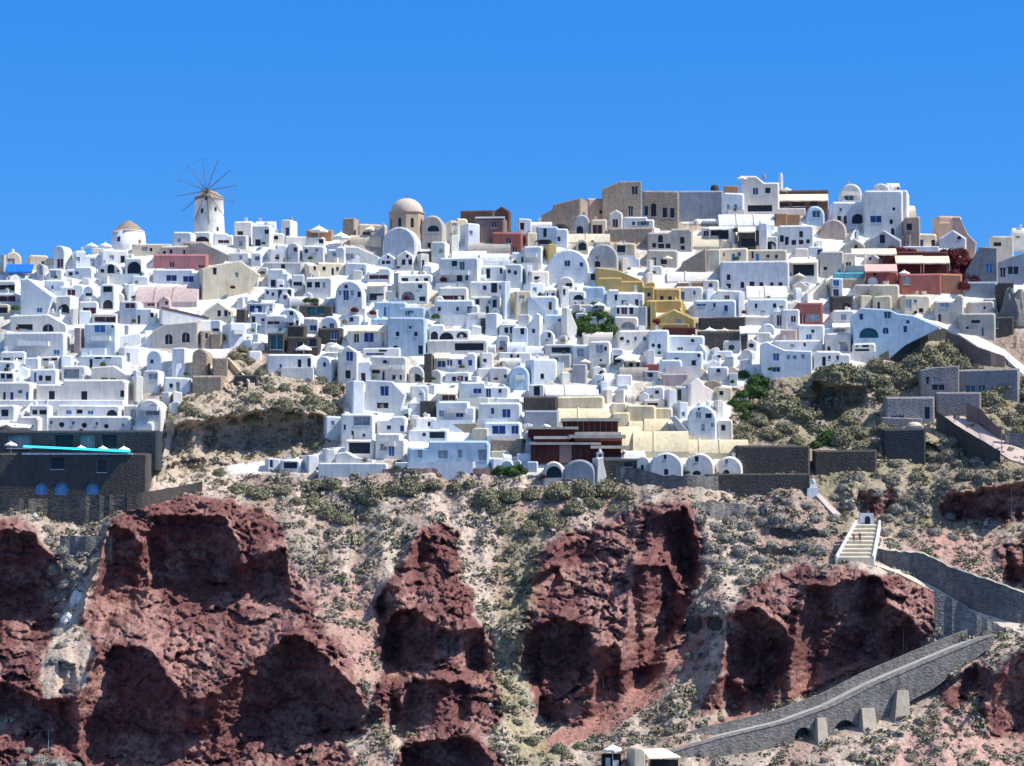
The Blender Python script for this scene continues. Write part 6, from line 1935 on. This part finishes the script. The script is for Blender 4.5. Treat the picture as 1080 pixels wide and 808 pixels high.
# ------------------------------------------------------------------ small houses and terrace walls in the gaps, potted shrubs
cov = np.zeros((420, 1100), bool)
for h in HOUSES:
    cov[int(max(h['yt'] - 150, 0)):int(max(h['yb'] - 150, 0)), int(max(h['x0'], 0)):int(max(h['x1'], 0))] = True
rf = random.Random(21); made = 0
for y in range(262, 498, 9):
    for x in [q + rf.randint(0, 9) for q in range(4, 1040, 11)]:
        w_ = rf.choice([10, 13, 16, 20]); h_ = rf.choice([9, 11, 13])
        if not all(inside((a, b), TOWN) for a, b in ((x, y), (x + w_, y), (x, y - h_), (x + w_, y + 2))): continue
        if any(inside((x + w_ / 2, y - 3), p) for p in EARTHUP) or y - h_ < np.interp(x, rx_, ry_) + 4: continue
        sub_ = cov[y - h_ - 150:y - 150, x:x + w_]
        if sub_.size == 0 or sub_.mean() > .42: continue
        house(rf.choice('FFFFVGS'), x, x + w_, y - h_, y, 'w' if x < 560 or rf.random() < .6 else rf.choice(['c', 'w', 'c4']), rf.choice([-16, -8, 0, 10, 16]))
        cov[y - h_ - 150:y - 150, x:x + w_] = True; made += 1
# lean-tos and little cells built against the larger houses
keep = [(h['x0'], h['x1'], h['yt'], h['yb']) for h in HOUSES if h['note'] or h['code'] in 'pyqdmo' or h['cat']] + [(200, 242, 195, 262), (112, 160, 228, 266), (400, 475, 205, 275), (555, 660, 440, 490)]
spots = []
tries = 0
while len(spots) < 125 and tries < 6000:
    tries += 1
    x = rf.uniform(5, 1000); y = rf.uniform(275, 490); w_ = rf.uniform(6.5, 12); h_ = rf.uniform(6, 10)
    if not all(inside((a, b), TOWN) for a, b in ((x, y), (x + w_, y), (x + w_ / 2, y - h_))) or any(inside((x, y), p) for p in EARTHUP): continue
    if y - h_ < np.interp(x, rx_, ry_) + 8 or any(x + w_ > a + 1 and x < b - 1 and y > c - 1 and y - h_ < d - 1 for a, b, c, d in keep): continue
    if any(abs(x - a) < 13 and abs(y - b) < 9 for a, b in spots): continue
    spots.append((x, y))
    house(rf.choice('FFFVVGS'), x, x + w_, y - h_, y, 'w' if rf.random() < .85 else rf.choice(['c', 'c4', 'b', 'w2']), rf.choice([-18, -10, -4, 0, 8]), dmax=rf.uniform(2, 4))
print('fillers', made, len(spots))
pots = 0
cand = [h for h in HOUSES if h['code'] in 'wcbg' and h['yb'] - h['yt'] > 9]
for h in rf.sample(cand, min(95, len(cand))):
    rt = h['o']; a = rt.rotation_euler.z; hw_ = (h['x1'] - h['x0']) * .1; u = rf.uniform(-hw_, hw_) * .8; kd = rf.choice(['green', 'green', 'red', 'olive'])
    o = bpy.data.objects.new('potted_shrub', rf.choice(BM[kd])); col.objects.link(o); r = rf.uniform(.35, .65); y_ = -rf.uniform(.8, 1.1)
    o.location = (rt.location.x + u * math.cos(a) - y_ * math.sin(a), rt.location.y + u * math.sin(a) + y_ * math.cos(a), rt.location.z + r * .6 + .25); o.scale = (r, r, r * rf.uniform(.8, 1.6))
    wd_ = {'green': 'dark green', 'red': 'dark red flowering', 'olive': 'grey-green'}[kd]
    tag(o, 'small ' + wd_ + ' potted shrub standing against a white house wall', 'plant', wd_ + ' potted shrubs against house walls')

# ------------------------------------------------------------------ labels: what it is, how it looks, where among its neighbours
LM = [('the windmill', 220, 225), ('the squat round mill', 136, 248), ('the domed church', 429, 240), ('the rose-pink house', 192, 275), ('the ochre yellow houses', 700, 318),
      ('the sand-grey two-arched house', 185, 355), ('the round stone bastion', 215, 395), ('the cyan pool', 82, 473), ('the mid-town turquoise pool', 430, 332),
      ('the white arcade', 472, 352), ('the dark green tree hollow', 627, 340), ('the maroon tiered restaurant', 608, 465), ('the three cream vaults', 740, 490),
      ('the tan mansion tower', 660, 212), ('the twin-vault skyline mansion', 905, 215), ('the red vine', 1012, 282), ('the lilac-white cube', 796, 288),
      ('the pale blue cliff-edge house', 945, 345), ('the grey stone villa', 1000, 405), ('the brown-roofed skyline building', 508, 225), ('the wide black recess', 378, 470),
      ('the long pale blue terrace house', 474, 478), ('the dark open-air cafe', 760, 350), ('the arch-fronted villa', 366, 318), ('the spire-edged house', 562, 345),
      ('the half-round-window house', 45, 340), ('the three-windowed terrace block', 90, 410), ('the skyline restaurant awning', 848, 210), ('the royal blue shutter', 368, 380), ('the square dusky red house', 535, 255),
      ('the teal fanlight house', 548, 397), ('the creamy blank wall', 548, 320)]
def colour_word(h): return 'grey stone' if h['code'] == 'masonry' else WALL[h['code']][1]
NUM = {1: 'one', 2: 'two', 3: 'three', 4: 'four', 5: 'five', 6: 'six'}
for h in HOUSES:
    code, kind = h['code'], h['kind']; cw = colour_word(h)
    if h['note']:
        o = h['o']; o['label'] = h['note']
    small = h['w'] < 14; wide = h['w'] > 40; low = h['h'] < 11.5
    nw = len(h['wins'])
    real = [c for c in h['o'].children if c.name.split('.')[0] in ('window', 'door')]
    nw = len(real)
    if h['cat']: cat, name, form = h['cat'], None, ''
    elif code == 'q': cat, name, form = 'pool', 'plunge_pool', 'pool wall'
    elif nw == 0 and (code in ('t', 't2', 'd', 'd2', 'g3', 'gb', 'r2')): cat, name, form = 'wall', 'stone_wall', 'stone-faced wall'
    elif nw == 0 and low and kind in 'FY': cat, name, form = 'wall', 'terrace_wall', 'low terrace wall'
    elif nw == 0 and h['w'] < 13 and kind in 'FY': cat, name, form = 'wall', 'wall_pier', 'upright wall end'
    elif nw == 0 and kind == 'F': cat, name, form = 'wall', 'garden_wall', 'blank terrace wall block'
    else:
        cat = 'house'; name = None
        form = {'V': 'vaulted house', 'S': 'barrel-roofed house', 'R': 'house with a long sloping roof', 'G': 'gabled house', 'Y': 'slope-roofed house'}.get(kind, 'flat-roofed house')
    if cat == 'house' or name is None and not h['cat']:
        name = {'V': 'vaulted_house', 'S': 'barrel_roofed_house', 'R': 'sloping_roofed_house', 'G': 'gabled_house', 'Y': 'slope_roofed_house'}.get(kind, 'flat_roofed_house')
    if h['o'].name.split('.')[0] == 'house': h['o'].name = name
    h['o']['category'] = cat
    if form == 'stone-faced wall' and 'stone' in cw: form = 'wall'
    if h['note']: continue
    sz = 'tiny' if h['w'] < 9 else 'small' if small else 'wide' if wide else ''
    d = ' '.join(q for q in (sz, cw, form) if q)
    if nw: d += ' with ' + NUM.get(nw, 'several') + ' opening' + ('s' if nw > 1 else '')
    REC.append((h['o'], h['px'], h['py'], d, cat))
for rt, x, y, kd, nt_ in STAIRS:
    REC.append((rt, x, y, kd, 'stairway'))
for o, x, y, cd in PARASOLS:
    REC.append((o, x, y, ('cream' if cd == 'c' else 'white') + ' parasol', 'parasol'))
from collections import defaultdict
gr = defaultdict(list)
for o, x, y, d, cat in REC:
    lm = min(LM, key=lambda l: (l[1] - x) ** 2 + ((l[2] - y) * 1.6) ** 2)
    dx, dy = x - lm[1], y - lm[2]
    if abs(dx) < 9 and abs(dy) < 9: rel = 'beside'
    elif abs(dx) > 2.2 * abs(dy): rel = 'right of' if dx > 0 else 'left of'
    elif abs(dy) > 2.2 * abs(dx): rel = 'below' if dy > 0 else 'above'
    else: rel = ('below' if dy > 0 else 'above') + ' and ' + ('right' if dx > 0 else 'left') + ' of'
    gr[(d, rel, lm[0])].append((math.hypot(dx, dy), o, cat))
ORD = ['nearest', 'second', 'third', 'fourth', 'fifth', 'sixth', 'seventh', 'eighth', 'ninth', 'tenth', 'eleventh', 'twelfth']
for (d, rel, lm), L_ in gr.items():
    L_.sort(key=lambda q: q[0])
    for i, (_, o, cat) in enumerate(L_):
        lb = d + ' ' + rel + ' ' + lm
        if len(L_) > 1: lb = ORD[min(i, 11)] + ' ' + lb
        w_ = lb.split()
        if len(w_) > 16:
            lb = lb.replace(' and right of', ' right of').replace(' and left of', ' left of')
        o['label'] = ' '.join(lb.split()[:16]); o['category'] = cat
for h in HOUSES:
    c = h['o']['category']; h['o']['group'] = {'house': 'houses stacked up the hillside', 'wall': 'terrace walls between the houses', 'pool': 'pools among the houses'}.get(c, '') or None if c in ('house', 'wall', 'pool') else h['o'].get('group', '') or c + 's on the hillside'
for o in list(col.objects):
    if o.parent is None and o.get('category') == 'wall': o['kind'] = 'thing'
for rt, *_ in STAIRS: rt['group'] = 'stairways between the houses'
for o, *_ in PARASOLS: o['group'] = 'parasols on the terraces'
